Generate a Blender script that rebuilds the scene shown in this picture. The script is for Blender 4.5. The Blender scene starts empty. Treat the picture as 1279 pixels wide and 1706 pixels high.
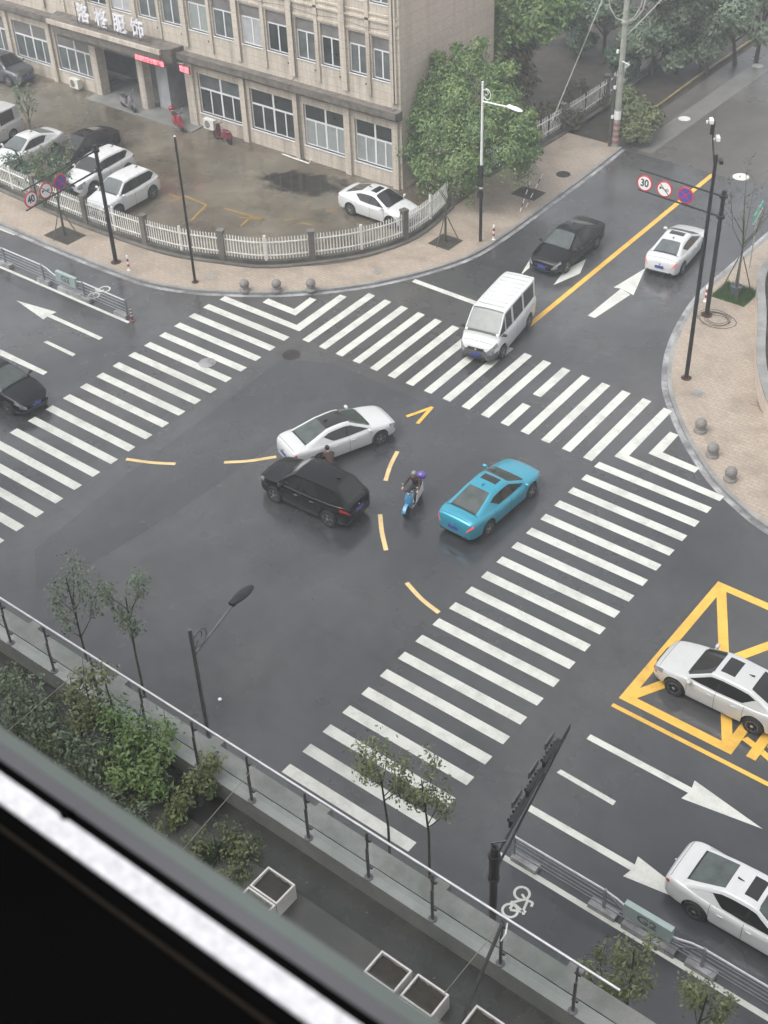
import bpy, math, random
from mathutils import Vector, Matrix
from math import radians as Rd, sin, cos, pi
SC = bpy.context.scene
COL = SC.collection
# ------------------------------------------------------------ camera, world, light
CAM = Vector((4.6257, -38.3599, 31.8525))
RIGHT = Vector((0.78540988, 0.61809188, -0.03307186))
UP = Vector((-0.372583, 0.51475621, 0.77214503))
FWD = Vector((-0.49428052, 0.59412832, -0.63458514))
FPX = 2173.704
cd = bpy.data.cameras.new('camera'); co = bpy.data.objects.new('camera', cd); COL.objects.link(co)
cd.sensor_fit = 'VERTICAL'; cd.sensor_height = 36; cd.lens = FPX/1706*36
cd.clip_start = .02; cd.clip_end = 2000
cd.dof.use_dof = True; cd.dof.focus_distance = 44; cd.dof.aperture_fstop = 15.0
m = Matrix((RIGHT, UP, -FWD)).transposed().to_4x4(); m.translation = CAM; co.matrix_world = m
SC.camera = co
SUN_EL, SUN_AZ = 58, 200     # degrees; azimuth measured from +y towards +x
w = bpy.data.worlds.new('World'); SC.world = w; w.use_nodes = True
nt = w.node_tree; bg = nt.nodes['Background']
sk = nt.nodes.new('ShaderNodeTexSky'); sk.sky_type = 'NISHITA'; sk.sun_disc = False
sk.sun_elevation = Rd(SUN_EL); sk.sun_rotation = Rd(SUN_AZ); sk.air_density = 1.0; sk.dust_density = 4.0; sk.ozone_density = 1.0
hs = nt.nodes.new('ShaderNodeHueSaturation'); hs.inputs['Saturation'].default_value = .16
nt.links.new(sk.outputs[0], hs.inputs['Color']); nt.links.new(hs.outputs[0], bg.inputs[0]); bg.inputs[1].default_value = .15
sd = bpy.data.lights.new('sun', 'SUN'); sd.energy = .75; sd.angle = Rd(50); sd.color = (1, .97, .93)
so = bpy.data.objects.new('sun', sd); COL.objects.link(so)
az, el = Rd(SUN_AZ), Rd(SUN_EL)
sdir = Vector((sin(az)*cos(el), cos(az)*cos(el), sin(el)))
so.rotation_euler = sdir.to_track_quat('Z', 'Y').to_euler()
SC.view_settings.view_transform = 'Standard'; SC.view_settings.look = 'None'; SC.view_settings.gamma = 1
SC.view_settings.exposure = 1.0
SC.cycles.max_bounces = 6; SC.cycles.use_denoising = True

def at(px, py, z=0.0):
    """the point at height z that the photograph shows at pixel (px, py)"""
    d = RIGHT*((px-639.5)/FPX) + UP*(-(py-853)/FPX) + FWD
    t = (z-CAM.z)/d.z
    return CAM + d*t
def a2(px, py, z=0.0):
    p = at(px, py, z); return (p.x, p.y)

# ------------------------------------------------------------ materials
MATS = {}
def nodes(name):
    m = bpy.data.materials.new(name); m.use_nodes = True; MATS[name] = m
    return m, m.node_tree, m.node_tree.nodes['Principled BSDF']
def N(nt, t, **kw):
    n = nt.nodes.new(t)
    for k, v in kw.items():
        if k.startswith('i_'): n.inputs[k[2:].replace('_', ' ')].default_value = v
        else: setattr(n, k, v)
    return n
def noise(nt, scale, detail=5, rough=.6, coord='Object', vec=None, mapping=None):
    n = N(nt, 'ShaderNodeTexNoise', i_Scale=scale, i_Detail=detail, i_Roughness=rough)
    if vec is None:
        tc = N(nt, 'ShaderNodeTexCoord'); vec = tc.outputs[coord]
    if mapping:
        mp = N(nt, 'ShaderNodeMapping'); mp.inputs['Scale'].default_value = mapping
        nt.links.new(vec, mp.inputs[0]); vec = mp.outputs[0]
    nt.links.new(vec, n.inputs['Vector'])
    return n.outputs['Fac']
def ramp(nt, fac, stops):
    r = N(nt, 'ShaderNodeValToRGB'); e = r.color_ramp.elements
    while len(e) < len(stops): e.new(.5)
    for x, (p, c) in zip(e, stops):
        x.position = p; x.color = (c, c, c, 1) if isinstance(c, (int, float)) else (*c, 1)
    nt.links.new(fac, r.inputs[0]); return r.outputs[0]
def mix(nt, fac, a, b, mode='MIX'):
    n = N(nt, 'ShaderNodeMix', data_type='RGBA', blend_type=mode)
    for s, v in ((n.inputs[0], fac), (n.inputs[6], a), (n.inputs[7], b)):
        if isinstance(v, (int, float)): s.default_value = v
        elif isinstance(v, tuple): s.default_value = (*v, 1)
        else: nt.links.new(v, s)
    return n.outputs[2]
def bump(nt, b, fac, strength=.3, dist=.02):
    n = N(nt, 'ShaderNodeBump', i_Strength=strength, i_Distance=dist)
    nt.links.new(fac, n.inputs['Height']); nt.links.new(n.outputs[0], b.inputs['Normal'])
def simple(name, col, rough=.5, metal=0, var=.15, scale=6, coat=0, bumpy=0, spec=.5):
    m, nt, b = nodes(name)
    f = noise(nt, scale)
    c2 = tuple(max(0, c*(1-var)) for c in col); c3 = tuple(min(1, c*(1+var)) for c in col)
    nt.links.new(ramp(nt, f, [(.3, c2), (.7, c3)]), b.inputs['Base Color'])
    b.inputs['Roughness'].default_value = rough; b.inputs['Metallic'].default_value = metal
    b.inputs['Coat Weight'].default_value = coat; b.inputs['Coat Roughness'].default_value = .06
    b.inputs['Specular IOR Level'].default_value = spec
    if bumpy: bump(nt, b, f, bumpy, .02)
    return m
def ground_mat(name, c1, c2, c3, s1=.12, s2=1.1, s3=40, r0=.22, r1=.6, fine=.25, bs=.25, wet=0):
    m, nt, b = nodes(name)
    tc = N(nt, 'ShaderNodeTexCoord'); v = tc.outputs['Object']
    n1 = noise(nt, s1, 6, .62, vec=v); n2 = noise(nt, s2, 8, .7, vec=v); n3 = noise(nt, s3, 3, .8, vec=v)
    c = mix(nt, ramp(nt, n1, [(.38, 0.), (.62, 1.)]), c1, c2)
    c = mix(nt, ramp(nt, n2, [(.45, 0.), (.85, .8)]), c, c3)
    f = ramp(nt, n3, [(.2, 1-fine), (.8, 1+fine)])
    c = mix(nt, 1.0, c, f, 'MULTIPLY')
    nt.links.new(c, b.inputs['Base Color'])
    n4 = noise(nt, s1*2.3, 5, .6, vec=v)
    nt.links.new(ramp(nt, n4, [(.4, r0), (.66, r1)]), b.inputs['Roughness'])
    if wet:
        n5 = noise(nt, .16, 5, .6, vec=v, mapping=(1, .55, 1)); nt.links.new(ramp(nt, n5, [(.34, 0.), (.68, wet)]), b.inputs['Coat Weight']); b.inputs['Coat Roughness'].default_value = .12; b.inputs['Coat IOR'].default_value = 1.6
    bump(nt, b, n3, bs, .01)
    return m
def brick_mat(name, c1, c2, mortar, scale, bw, bh, stain=(.12, .10, .07), st=.6, rough=.55, offset=.5, rot=None, stmap=(1, 1, 1), msize=.02):
    m, nt, b = nodes(name)
    tc = N(nt, 'ShaderNodeTexCoord'); mp = N(nt, 'ShaderNodeMapping')
    if rot: mp.inputs['Rotation'].default_value = rot
    nt.links.new(tc.outputs['Object'], mp.inputs[0])
    br = N(nt, 'ShaderNodeTexBrick', i_Scale=scale); br.offset = offset
    br.inputs['Brick Width'].default_value = bw; br.inputs['Row Height'].default_value = bh
    br.inputs['Mortar Size'].default_value = msize; br.inputs['Color1'].default_value = (*c1, 1); br.inputs['Color2'].default_value = (*c2, 1)
    br.inputs['Mortar'].default_value = (*mortar, 1)
    nt.links.new(mp.outputs[0], br.inputs['Vector'])
    n1 = noise(nt, .7, 7, .65, vec=tc.outputs['Object'], mapping=stmap)
    n2 = noise(nt, 9, 5, .7, vec=tc.outputs['Object'])
    c = mix(nt, ramp(nt, n1, [(.45, 0.), (.8, st)]), br.outputs['Color'], stain)
    c = mix(nt, 1., c, ramp(nt, n2, [(.25, .8), (.75, 1.15)]), 'MULTIPLY')
    nt.links.new(c, b.inputs['Base Color'])
    nt.links.new(ramp(nt, n1, [(.35, rough), (.7, rough*.5)]), b.inputs['Roughness'])
    return m
ground_mat('asphalt', (.038, .040, .045), (.078, .077, .076), (.030, .030, .031), s1=.07, r0=.14, r1=.42, bs=.15, wet=1.0)
ground_mat('old_concrete', (.075, .070, .064), (.115, .108, .10), (.06, .052, .045), s1=.09, r0=.25, r1=.5, fine=.15)
ground_mat('concrete_lane', (.16, .155, .145), (.19, .185, .175), (.12, .11, .10), r0=.3, r1=.5, fine=.12)
ground_mat('yard', (.080, .066, .046), (.17, .15, .115), (.038, .033, .025), s1=.16, s2=.55, s3=25, r0=.12, r1=.55, fine=.2, wet=.5)
ground_mat('soil', (.030, .026, .020), (.050, .043, .032), (.02, .018, .014), s1=.5, s2=3, r0=.6, r1=.9)
ground_mat('granite', (.20, .20, .195), (.30, .30, .29), (.12, .12, .115), s1=.8, s2=3, s3=60, r0=.3, r1=.6)
ground_mat('gutter', (.16, .16, .165), (.42, .42, .43), (.08, .08, .085), s1=.9, s2=2.2, s3=50, r0=.25, r1=.5)
ground_mat('dirty_concrete', (.10, .095, .085), (.17, .16, .145), (.05, .046, .038), s1=.7, s2=3, s3=30, r0=.4, r1=.8)
ground_mat('wall_base', (.055, .052, .045), (.11, .105, .09), (.03, .03, .024), s1=.8, s2=3, s3=30, r0=.4, r1=.8)
ground_mat('terrace', (.062, .066, .060), (.10, .10, .092), (.045, .047, .042), s1=.6, s2=2.5, s3=30, r0=.3, r1=.6, fine=.18)
ground_mat('wet_floor', (.035, .037, .034), (.055, .056, .05), (.025, .026, .024), s1=.9, s2=2.5, s3=30, r0=.15, r1=.4)
ground_mat('ledge_stone', (.22, .235, .225), (.30, .31, .30), (.16, .17, .16), s1=.8, s2=3, s3=40, r0=.3, r1=.6, fine=.12)
ground_mat('ledge_concrete', (.17, .175, .165), (.25, .25, .24), (.09, .09, .08), s1=.8, s2=3, s3=40, r0=.4, r1=.7, fine=.18)
def paint_mat(name, col, wear=.72):
    m, nt, b = nodes(name)
    tc = N(nt, 'ShaderNodeTexCoord'); v = tc.outputs['Object']
    n1 = noise(nt, 1.3, 9, .72, vec=v); n2 = noise(nt, 45, 3, .8, vec=v)
    dark = tuple(c*.62 for c in col)
    n0 = noise(nt, .35, 4, .6, vec=v)
    c = mix(nt, ramp(nt, n1, [(.47, 0.), (wear, .9)]), col, dark)
    c = mix(nt, ramp(nt, n0, [(.5, 0.), (.75, .45)]), c, tuple(x*.55 for x in col))
    c = mix(nt, ramp(nt, n2, [(.58, 0.), (.72, .55)]), c, tuple(x*.35 for x in col))
    nt.links.new(c, b.inputs['Base Color']); b.inputs['Roughness'].default_value = .42
    return m
paint_mat('white_paint', (.60, .605, .56)); paint_mat('yellow_paint', (.78, .46, .08)); paint_mat('pale_yellow_paint', (.74, .55, .26))
paint_mat('faded_yellow', (.34, .21, .05), .6); paint_mat('kerb_yellow', (.30, .22, .10), .6)
brick_mat('paving', (.40, .335, .27), (.35, .29, .235), (.30, .25, .20), 1, .4, .2, stain=(.16, .13, .10), st=.8, rough=.6)
brick_mat('wall_tile', (.58, .52, .44), (.54, .485, .41), (.38, .335, .28), 1, .9, .45, stain=(.17, .14, .11), st=.8, offset=0, rot=(Rd(90), 0, 0), stmap=(2.4, 2.4, .22), msize=.012)
brick_mat('side_tile', (.60, .51, .44), (.57, .48, .415), (.44, .38, .33), 1, .55, .9, stain=(.27, .23, .19), st=.5, offset=0, rot=(Rd(90), 0, Rd(90)), stmap=(2.4, 2.4, .22), msize=.014)
simple('cornice', (.13, .115, .10), .7, var=.5, scale=2.5)
simple('white_frame', (.72, .73, .74), .35, var=.06)
simple('letter_white', (.70, .70, .74), .4, var=.2, scale=4)
simple('grey_panel', (.17, .165, .16), .5, var=.25, scale=2)
simple('blind', (.27, .30, .29), .3, var=.12, scale=2)
simple('dark_interior', (.035, .035, .036), .8, var=.3)
simple('grey_interior', (.085, .085, .088), .7, var=.3, scale=1.5)
simple('curtain', (.38, .39, .40), .7, var=.2, scale=2)
simple('white_plastic', (.72, .72, .70), .4, var=.08)
simple('ac_white', (.62, .61, .56), .45, var=.12)
simple('fence_white', (.68, .68, .65), .45, var=.15, scale=3)
simple('black_metal', (.018, .018, .020), .35, var=.2, metal=.2)
simple('maroon_metal', (.055, .022, .020), .4, var=.3)
simple('grey_metal', (.30, .31, .33), .32, metal=.75, var=.15)
simple('dark_grey_metal', (.13, .13, .135), .4, metal=.5, var=.2)
simple('white_metal', (.75, .76, .76), .3, var=.05)
simple('bright_steel', (.62, .62, .64), .3, metal=.3, var=.1)
simple('stone', (.20, .19, .18), .7, var=.3, scale=14, bumpy=.4)
simple('faded_red', (.30, .11, .12), .6, var=.3); simple('red', (.42, .03, .025), .35, var=.1)
simple('sign_red', (.55, .02, .04), .35, var=.05); simple('sign_white', (.80, .80, .78), .4, var=.03)
simple('sign_blue', (.045, .07, .36), .4, var=.08); simple('sign_black', (.015, .015, .015), .5, var=.1)
simple('sign_green', (.05, .36, .26), .4, var=.08); simple('board_green', (.30, .38, .36), .4, var=.08)
simple('sign_maroon', (.16, .06, .06), .5, var=.2)
simple('concrete_pole', (.32, .33, .29), .7, var=.25, scale=3)
simple('bark', (.075, .06, .045), .9, var=.4, scale=8, bumpy=.5)
simple('bark_green', (.06, .07, .04), .9, var=.4, scale=8)
simple('wood_stake', (.10, .085, .065), .8, var=.3)
simple('bucket_grey', (.10, .12, .14), .45, var=.2)
simple('iron', (.05, .045, .04), .5, var=.4, metal=.4)
simple('cover_white', (.62, .62, .58), .5, var=.15)
simple('tyre', (.014, .014, .014), .75, var=.2); simple('rim', (.36, .36, .37), .35, metal=.35, var=.1)
simple('chrome', (.6, .6, .62), .15, metal=.9, var=.02); simple('black_trim', (.012, .012, .013), .4, var=.1)
simple('glass_dark', (.012, .013, .013), .06, var=.1, coat=.4); simple('glass_green', (.06, .075, .07), .06, var=.35, scale=3, coat=.5)
simple('pane_dark', (.022, .028, .028), .12, var=.5, scale=1.5); simple('pane_grey', (.10, .115, .115), .15, var=.35, scale=1.5)
simple('plate_blue', (.03, .05, .30), .4, var=.05)
simple('lamp_clear', (.26, .27, .29), .1, metal=.3, var=.5, coat=.6); simple('lamp_red', (.42, .012, .012), .15, var=.1, coat=.5)
simple('skin', (.50, .30, .21), .5, var=.05); simple('hair', (.015, .012, .011), .6, var=.2)
simple('cloth_brown', (.055, .028, .023), .8, var=.2); simple('cloth_dark', (.03, .03, .035), .8, var=.2)
simple('helmet_grey', (.22, .22, .23), .3, var=.2); simple('cloth_grey', (.28, .29, .31), .8, var=.2); simple('cloth_pink', (.42, .20, .17), .8, var=.2)
simple('purple', (.12, .07, .34), .3, var=.2, coat=.5); simple('moped_blue', (.08, .30, .50), .3, var=.15, coat=.5)
simple('scooter_red', (.30, .012, .03), .3, var=.15, coat=.6); simple('scooter_maroon', (.13, .012, .025), .35, var=.2, coat=.4)
simple('scooter_grey', (.22, .20, .23), .35, var=.2, coat=.3); simple('seat_black', (.02, .02, .02), .5, var=.1)
simple('pot_rim', (.66, .64, .62), .5, var=.15, scale=5)
simple('frame_white', (.42, .42, .435), .5, var=.22, scale=260); simple('frame_grey', (.055, .055, .06), .5, var=.2)
simple('frame_green', (.065, .078, .072), .5, var=.15); simple('frame_black', (.002, .002, .002), .9, var=.2, spec=0); simple('frame_brown', (.009, .007, .005), .8, spec=.1)
simple('flower', (.80, .80, .78), .6, var=.05); simple('petal_pink', (.6, .3, .35), .6)
def carpaint(name, col, metal=0., rough=.3, coat=.9, spec=.5):
    m, nt, b = nodes(name)
    f = noise(nt, 2.5, 6, .7); f2 = noise(nt, 60, 2, .6)
    c = mix(nt, ramp(nt, f, [(.5, 0.), (.85, .35)]), col, tuple(x*.7 for x in col))
    nt.links.new(c, b.inputs['Base Color'])
    b.inputs['Metallic'].default_value = metal; b.inputs['Roughness'].default_value = rough
    b.inputs['Coat Weight'].default_value = coat; b.inputs['Specular IOR Level'].default_value = spec
    nt.links.new(ramp(nt, f2, [(.4, .03), (.75, .16)]), b.inputs['Coat Roughness'])
carpaint('paint_white', (.60, .61, .61)); carpaint('paint_white_warm', (.50, .51, .50)); carpaint('paint_black', (.004, .004, .005), .0, .3, .6, .03)
carpaint('paint_blue', (.03, .33, .46), .35, .3); carpaint('paint_grey', (.07, .075, .085), .5, .3); carpaint('paint_silver', (.52, .53, .53), .2, .35)
m, nt, b = nodes('clear_glass')
b.inputs['Base Color'].default_value = (.75, .85, .82, 1); b.inputs['Roughness'].default_value = .03
tr = N(nt, 'ShaderNodeBsdfTransparent'); tr.inputs[0].default_value = (.965, .98, .975, 1)
mx = N(nt, 'ShaderNodeMixShader'); mx.inputs[0].default_value = .035
nt.links.new(tr.outputs[0], mx.inputs[1]); nt.links.new(b.outputs[0], mx.inputs[2]); nt.links.new(mx.outputs[0], nt.nodes['Material Output'].inputs[0])
m, nt, b = nodes('led_red')
b.inputs['Base Color'].default_value = (.6, .05, .06, 1); b.inputs['Emission Color'].default_value = (1, .16, .2, 1); b.inputs['Emission Strength'].default_value = 1.6
m, nt, b = nodes('lamp_lit')
b.inputs['Base Color'].default_value = (.5, .02, .02, 1); b.inputs['Emission Color'].default_value = (1, .12, .10, 1); b.inputs['Emission Strength'].default_value = .35
def leaf_mat(name, dark, light, yellow=None):
    m, nt, b = nodes(name)
    g = N(nt, 'ShaderNodeNewGeometry'); n1 = noise(nt, .9, 4, .6)
    r1 = ramp(nt, g.outputs['Random Per Island'], [(0, dark), (1, light)])
    c = mix(nt, ramp(nt, n1, [(.4, 0.), (.65, .6)]), r1, yellow or light)
    nt.links.new(c, b.inputs['Base Color']); b.inputs['Roughness'].default_value = .5
    b.inputs['Subsurface Weight'].default_value = 0
leaf_mat('leaf_big', (.028, .075, .02), (.13, .225, .065), (.21, .28, .095))
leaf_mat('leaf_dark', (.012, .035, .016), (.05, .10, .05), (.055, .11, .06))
leaf_mat('leaf_grey', (.042, .072, .042), (.13, .18, .11), (.16, .20, .12))
leaf_mat('leaf_olive', (.04, .06, .025), (.14, .18, .07), (.18, .20, .08))
leaf_mat('leaf_brown', (.03, .03, .012), (.10, .09, .045), (.09, .075, .04))
leaf_mat('grass_blade', (.02, .06, .015), (.07, .14, .04), (.08, .14, .05))

# ------------------------------------------------------------ mesh helpers
class MB:
    def __init__(s): s.v = []; s.f = []; s.mi = []; s.cur = 0
    def add(s, vs, fs):
        o = len(s.v); s.v += [tuple(v) for v in vs]; s.f += [tuple(o+i for i in f) for f in fs]; s.mi += [s.cur]*len(fs); return s
    def box(s, x0, x1, y0, y1, z0, z1):
        return s.add([(x0,y0,z0),(x1,y0,z0),(x1,y1,z0),(x0,y1,z0),(x0,y0,z1),(x1,y0,z1),(x1,y1,z1),(x0,y1,z1)],
                     [(0,3,2,1),(4,5,6,7),(0,1,5,4),(1,2,6,5),(2,3,7,6),(3,0,4,7)])
    def cbox(s, c, sz, rz=0, rx=0, ry=0):
        M = Matrix.Translation(Vector(c)) @ Matrix.Rotation(rz, 4, 'Z') @ Matrix.Rotation(ry, 4, 'Y') @ Matrix.Rotation(rx, 4, 'X')
        vs = [M @ Vector((a*sz[0]/2, b*sz[1]/2, c2*sz[2]/2)) for c2 in (-1, 1) for a, b in ((-1,-1),(1,-1),(1,1),(-1,1))]
        return s.add(vs, [(0,3,2,1),(4,5,6,7),(0,1,5,4),(1,2,6,5),(2,3,7,6),(3,0,4,7)])
    def tube(s, pts, r, n=8, cap=True):
        pts = [Vector(p) for p in pts]; rs = r if isinstance(r, (list, tuple)) else [r]*len(pts)
        vs = []; fs = []; prev = None
        for i, p in enumerate(pts):
            d = (pts[min(i+1, len(pts)-1)]-pts[max(i-1, 0)]).normalized()
            u = d.cross(Vector((0, 0, 1)) if abs(d.z) < .95 else Vector((1, 0, 0))).normalized()
            if prev is not None:
                u = prev - d*prev.dot(d)
                u = u.normalized() if u.length > 1e-6 else d.orthogonal().normalized()
            prev = u
            v = d.cross(u)
            vs += [p+(u*cos(2*pi*k/n)+v*sin(2*pi*k/n))*rs[i] for k in range(n)]
        for i in range(len(pts)-1):
            for k in range(n):
                a = i*n+k; b_ = i*n+(k+1) % n; fs.append((a, b_, b_+n, a+n))
        if cap: fs.append(tuple(range(n))[::-1]); fs.append(tuple((len(pts)-1)*n+k for k in range(n)))
        return s.add(vs, fs)
    def lathe(s, c, prof, n=16, axis='Z'):
        vs = []; fs = []
        for r, h in prof:
            for k in range(n):
                a = 2*pi*k/n
                p = (r*cos(a), r*sin(a), h) if axis == 'Z' else ((h, r*cos(a), r*sin(a)) if axis == 'X' else (r*cos(a), h, r*sin(a)))
                vs.append((c[0]+p[0], c[1]+p[1], c[2]+p[2]))
        for i in range(len(prof)-1):
            for k in range(n):
                a = i*n+k; b_ = i*n+(k+1) % n; fs.append((a, b_, b_+n, a+n))
        fs.append(tuple(range(n))[::-1]); fs.append(tuple((len(prof)-1)*n+k for k in range(n)))
        return s.add(vs, fs)
    def prism(s, poly, z0, z1):
        n = len(poly)
        ar = sum(poly[i][0]*poly[(i+1) % n][1]-poly[(i+1) % n][0]*poly[i][1] for i in range(n))
        if ar < 0: poly = poly[::-1]
        vs = [(x, y, z0) for x, y in poly]+[(x, y, z1) for x, y in poly]
        return s.add(vs, [tuple(range(n))[::-1], tuple(range(n, 2*n))]+[(i, (i+1) % n, (i+1) % n+n, i+n) for i in range(n)])
    def sheet(s, poly, z):
        n = len(poly)
        ar = sum(poly[i][0]*poly[(i+1) % n][1]-poly[(i+1) % n][0]*poly[i][1] for i in range(n))
        if ar < 0: poly = poly[::-1]
        return s.add([(x, y, z) for x, y in poly], [tuple(range(n))])
    def ribbon(s, left, right, z0, z1=None):
        n = len(left)
        if z1 is None:
            return s.add([(x, y, z0) for x, y in left]+[(x, y, z0) for x, y in right], [(i, i+1, n+i+1, n+i) for i in range(n-1)])
        vs = [(x, y, z) for z in (z0, z1) for pl in (left, right) for x, y in pl]
        fs = []
        for i in range(n-1):
            fs += [(2*n+i, 2*n+i+1, 3*n+i+1, 3*n+i), (i, n+i, n+i+1, i+1), (i, i+1, 2*n+i+1, 2*n+i), (n+i+1, n+i, 3*n+i, 3*n+i+1)]
        fs += [(0, 2*n, 3*n, n), (n-1, 2*n-1, 4*n-1, 3*n-1)]
        return s.add(vs, fs)
    def ball(s, c, r, n=14, m=8, sc=(1, 1, 1)):
        vs = [(c[0], c[1], c[2]-r*sc[2])]; fs = []
        for i in range(1, m):
            t = pi*i/m
            for k in range(n):
                a = 2*pi*k/n; vs.append((c[0]+r*sc[0]*sin(t)*cos(a), c[1]+r*sc[1]*sin(t)*sin(a), c[2]-r*sc[2]*cos(t)))
        vs.append((c[0], c[1], c[2]+r*sc[2])); L = len(vs)-1
        for k in range(n): fs.append((0, 1+(k+1) % n, 1+k)); fs.append((L, L-n+k, L-n+(k+1) % n))
        for i in range(m-2):
            for k in range(n):
                a = 1+i*n+k; b_ = 1+i*n+(k+1) % n; fs.append((a, b_, b_+n, a+n))
        return s.add(vs, fs)
    def weld(s):
        key = {}; mp = []; vs = []
        for v in s.v:
            k = (round(v[0], 4), round(v[1], 4), round(v[2], 4))
            if k not in key: key[k] = len(vs); vs.append(v)
            mp.append(key[k])
        fs = []; mi = []
        for f, m_ in zip(s.f, s.mi):
            g_ = []
            for i in f:
                if mp[i] not in g_: g_.append(mp[i])
            if len(g_) > 2: fs.append(tuple(g_)); mi.append(m_)
        s.v, s.f, s.mi = vs, fs, mi; return s
    def islands(s, name, mat, parent=None, smooth=None, minf=3):
        s.weld(); par = list(range(len(s.v)))
        def find(a):
            while par[a] != a: par[a] = par[par[a]]; a = par[a]
            return a
        for f in s.f:
            for i in f[1:]: par[find(i)] = find(f[0])
        grp = {}
        for f in s.f: grp.setdefault(find(f[0]), []).append(f)
        for fs in grp.values():
            if len(fs) < minf: continue
            mb = MB(); mb.v = s.v; mb.f = fs; mb.mi = [0]*len(fs); used = sorted({i for f in fs for i in f}); ix = {u: k for k, u in enumerate(used)}
            mb.v = [s.v[u] for u in used]; mb.f = [tuple(ix[i] for i in f) for f in fs]; mb.build(name, mat, parent, smooth)
    def build(s, name, mat, parent=None, smooth=None, loc=None, rz=0):
        if not s.f: return None
        me = bpy.data.meshes.new(name); me.from_pydata(s.v, [], s.f)
        for mm in (mat if isinstance(mat, (list, tuple)) else [mat]): me.materials.append(MATS[mm])
        if isinstance(mat, (list, tuple)) and len(mat) > 1:
            me.polygons.foreach_set('material_index', s.mi)
        me.validate(); me.update()
        if smooth:
            me.polygons.foreach_set('use_smooth', [True]*len(me.polygons)); me.set_sharp_from_angle(angle=Rd(smooth))
        o = bpy.data.objects.new(name, me); COL.objects.link(o)
        if parent: o.parent = parent
        if loc: o.location = loc; o.rotation_euler.z = rz
        return o
def tag(o, label, cat, group=None):
    o['label'] = label; o['category'] = cat
    if group: o['group'] = group
    return o
def struct(o): o['kind'] = 'structure'; return o
def empty(name, label, cat, loc=(0, 0, 0), rz=0, group=None):
    o = bpy.data.objects.new(name, None); COL.objects.link(o); o.location = loc; o.rotation_euler.z = rz
    o.empty_display_size = .2
    return tag(o, label, cat, group)
def kids(o): return [c for c in bpy.data.objects if c.parent == o]
def copy_tree(o, loc, rz, label, group=None):
    def rec(s, par):
        c = s.copy(); COL.objects.link(c); c.parent = par
        for ch in kids(s): rec(ch, c)
        return c
    r = rec(o, None); r.location = loc; r.rotation_euler.z = rz; r['label'] = label
    if group: r['group'] = group
    return r
def text_mesh(body, name, mat, size, M, parent=None, extrude=.02, sx=1.0, bold=0.0):
    c = bpy.data.curves.new(name, 'FONT'); c.body = body; c.size = size; c.extrude = extrude; c.offset = bold
    c.align_x = 'CENTER'; c.align_y = 'CENTER'
    t = bpy.data.objects.new('tmp', c); COL.objects.link(t); bpy.context.view_layer.update()
    me = bpy.data.meshes.new_from_object(t.evaluated_get(bpy.context.evaluated_depsgraph_get()))
    bpy.data.objects.remove(t); bpy.data.curves.remove(c)
    me.materials.clear(); me.materials.append(MATS[mat])
    me.transform(M @ Matrix.Diagonal((sx, 1, 1, 1)))
    o = bpy.data.objects.new(name, me); COL.objects.link(o)
    if parent: o.parent = parent
    return o
def catmull(pts, k=6):
    out = []
    D = lambda a, b: math.hypot(b[0]-a[0], b[1]-a[1]) or 1e-6
    for i in range(len(pts)-1):
        p0 = pts[max(i-1, 0)]; p1 = pts[i]; p2 = pts[i+1]; p3 = pts[min(i+2, len(pts)-1)]
        d = D(p1, p2); d0 = D(p0, p1) if i else 0; d3 = D(p2, p3) if i+2 < len(pts) else 0
        for j in range(k):
            t = j/k; h = (2*t**3-3*t*t+1, t**3-2*t*t+t, -2*t**3+3*t*t, t**3-t*t)
            out.append(tuple(h[0]*p1[q]+h[1]*(p2[q]-p0[q])/(d0+d)*d+h[2]*p2[q]+h[3]*(p3[q]-p1[q])/(d+d3)*d for q in range(2)))
    out.append(tuple(pts[-1])); return out
def offset(pl, d):
    out = []
    for i in range(len(pl)):
        a = pl[max(i-1, 0)]; b_ = pl[min(i+1, len(pl)-1)]
        dx, dy = b_[0]-a[0], b_[1]-a[1]; L = math.hypot(dx, dy) or 1
        out.append((pl[i][0]-dy/L*d, pl[i][1]+dx/L*d))
    return out
def arclen(pl):
    s = [0]
    for i in range(1, len(pl)): s.append(s[-1]+math.hypot(pl[i][0]-pl[i-1][0], pl[i][1]-pl[i-1][1]))
    return s
def along(pl, s, S=None):
    S = S or arclen(pl)
    for i in range(1, len(pl)):
        if S[i] >= s or i == len(pl)-1:
            t = (s-S[i-1])/(S[i]-S[i-1]); a, b_ = pl[i-1], pl[i]
            return (a[0]+(b_[0]-a[0])*t, a[1]+(b_[1]-a[1])*t), math.atan2(b_[1]-a[1], b_[0]-a[0])

# ------------------------------------------------------------ ground, roads, pavements
KNW = [(-130,-1.6),(-60,-1.6),(-52,-1.6),(-47.5,-1.68),(-44.2,-1.66),(-41.8,-1.58),(-40.84,-1.5),(-39.54,-1.2),(-37.9,-.56),(-36.45,.25),(-34.8,1.35),(-33.3,2.65),(-32.1,3.95),(-31.05,5.4),(-29.96,7.4),(-29.1,9.8),(-28.92,12.5),(-29.04,17.25),(-29.14,20.9),(-29.37,25.2)]
KNW = catmull(KNW)
KNE = [(-18,70),(-18,26),(-18,20),(-18,16),(-18.02,13.8),(-17.82,11.87),(-17.31,9.52),(-16.62,7.43),(-15.55,5.28),(-14.42,3.82),(-13.19,2.48),(-12.1,1.48),(-10.9,.5),(-9.7,-.2),(-7.94,-.94),(-5,-1.35),(0,-1.5),(70,-1.5)]
KNE = catmull(KNE)
struct(MB().sheet([(-170,-80),(100,-80),(100,150),(-170,150)], -.05).build('ground', 'soil'))
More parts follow.
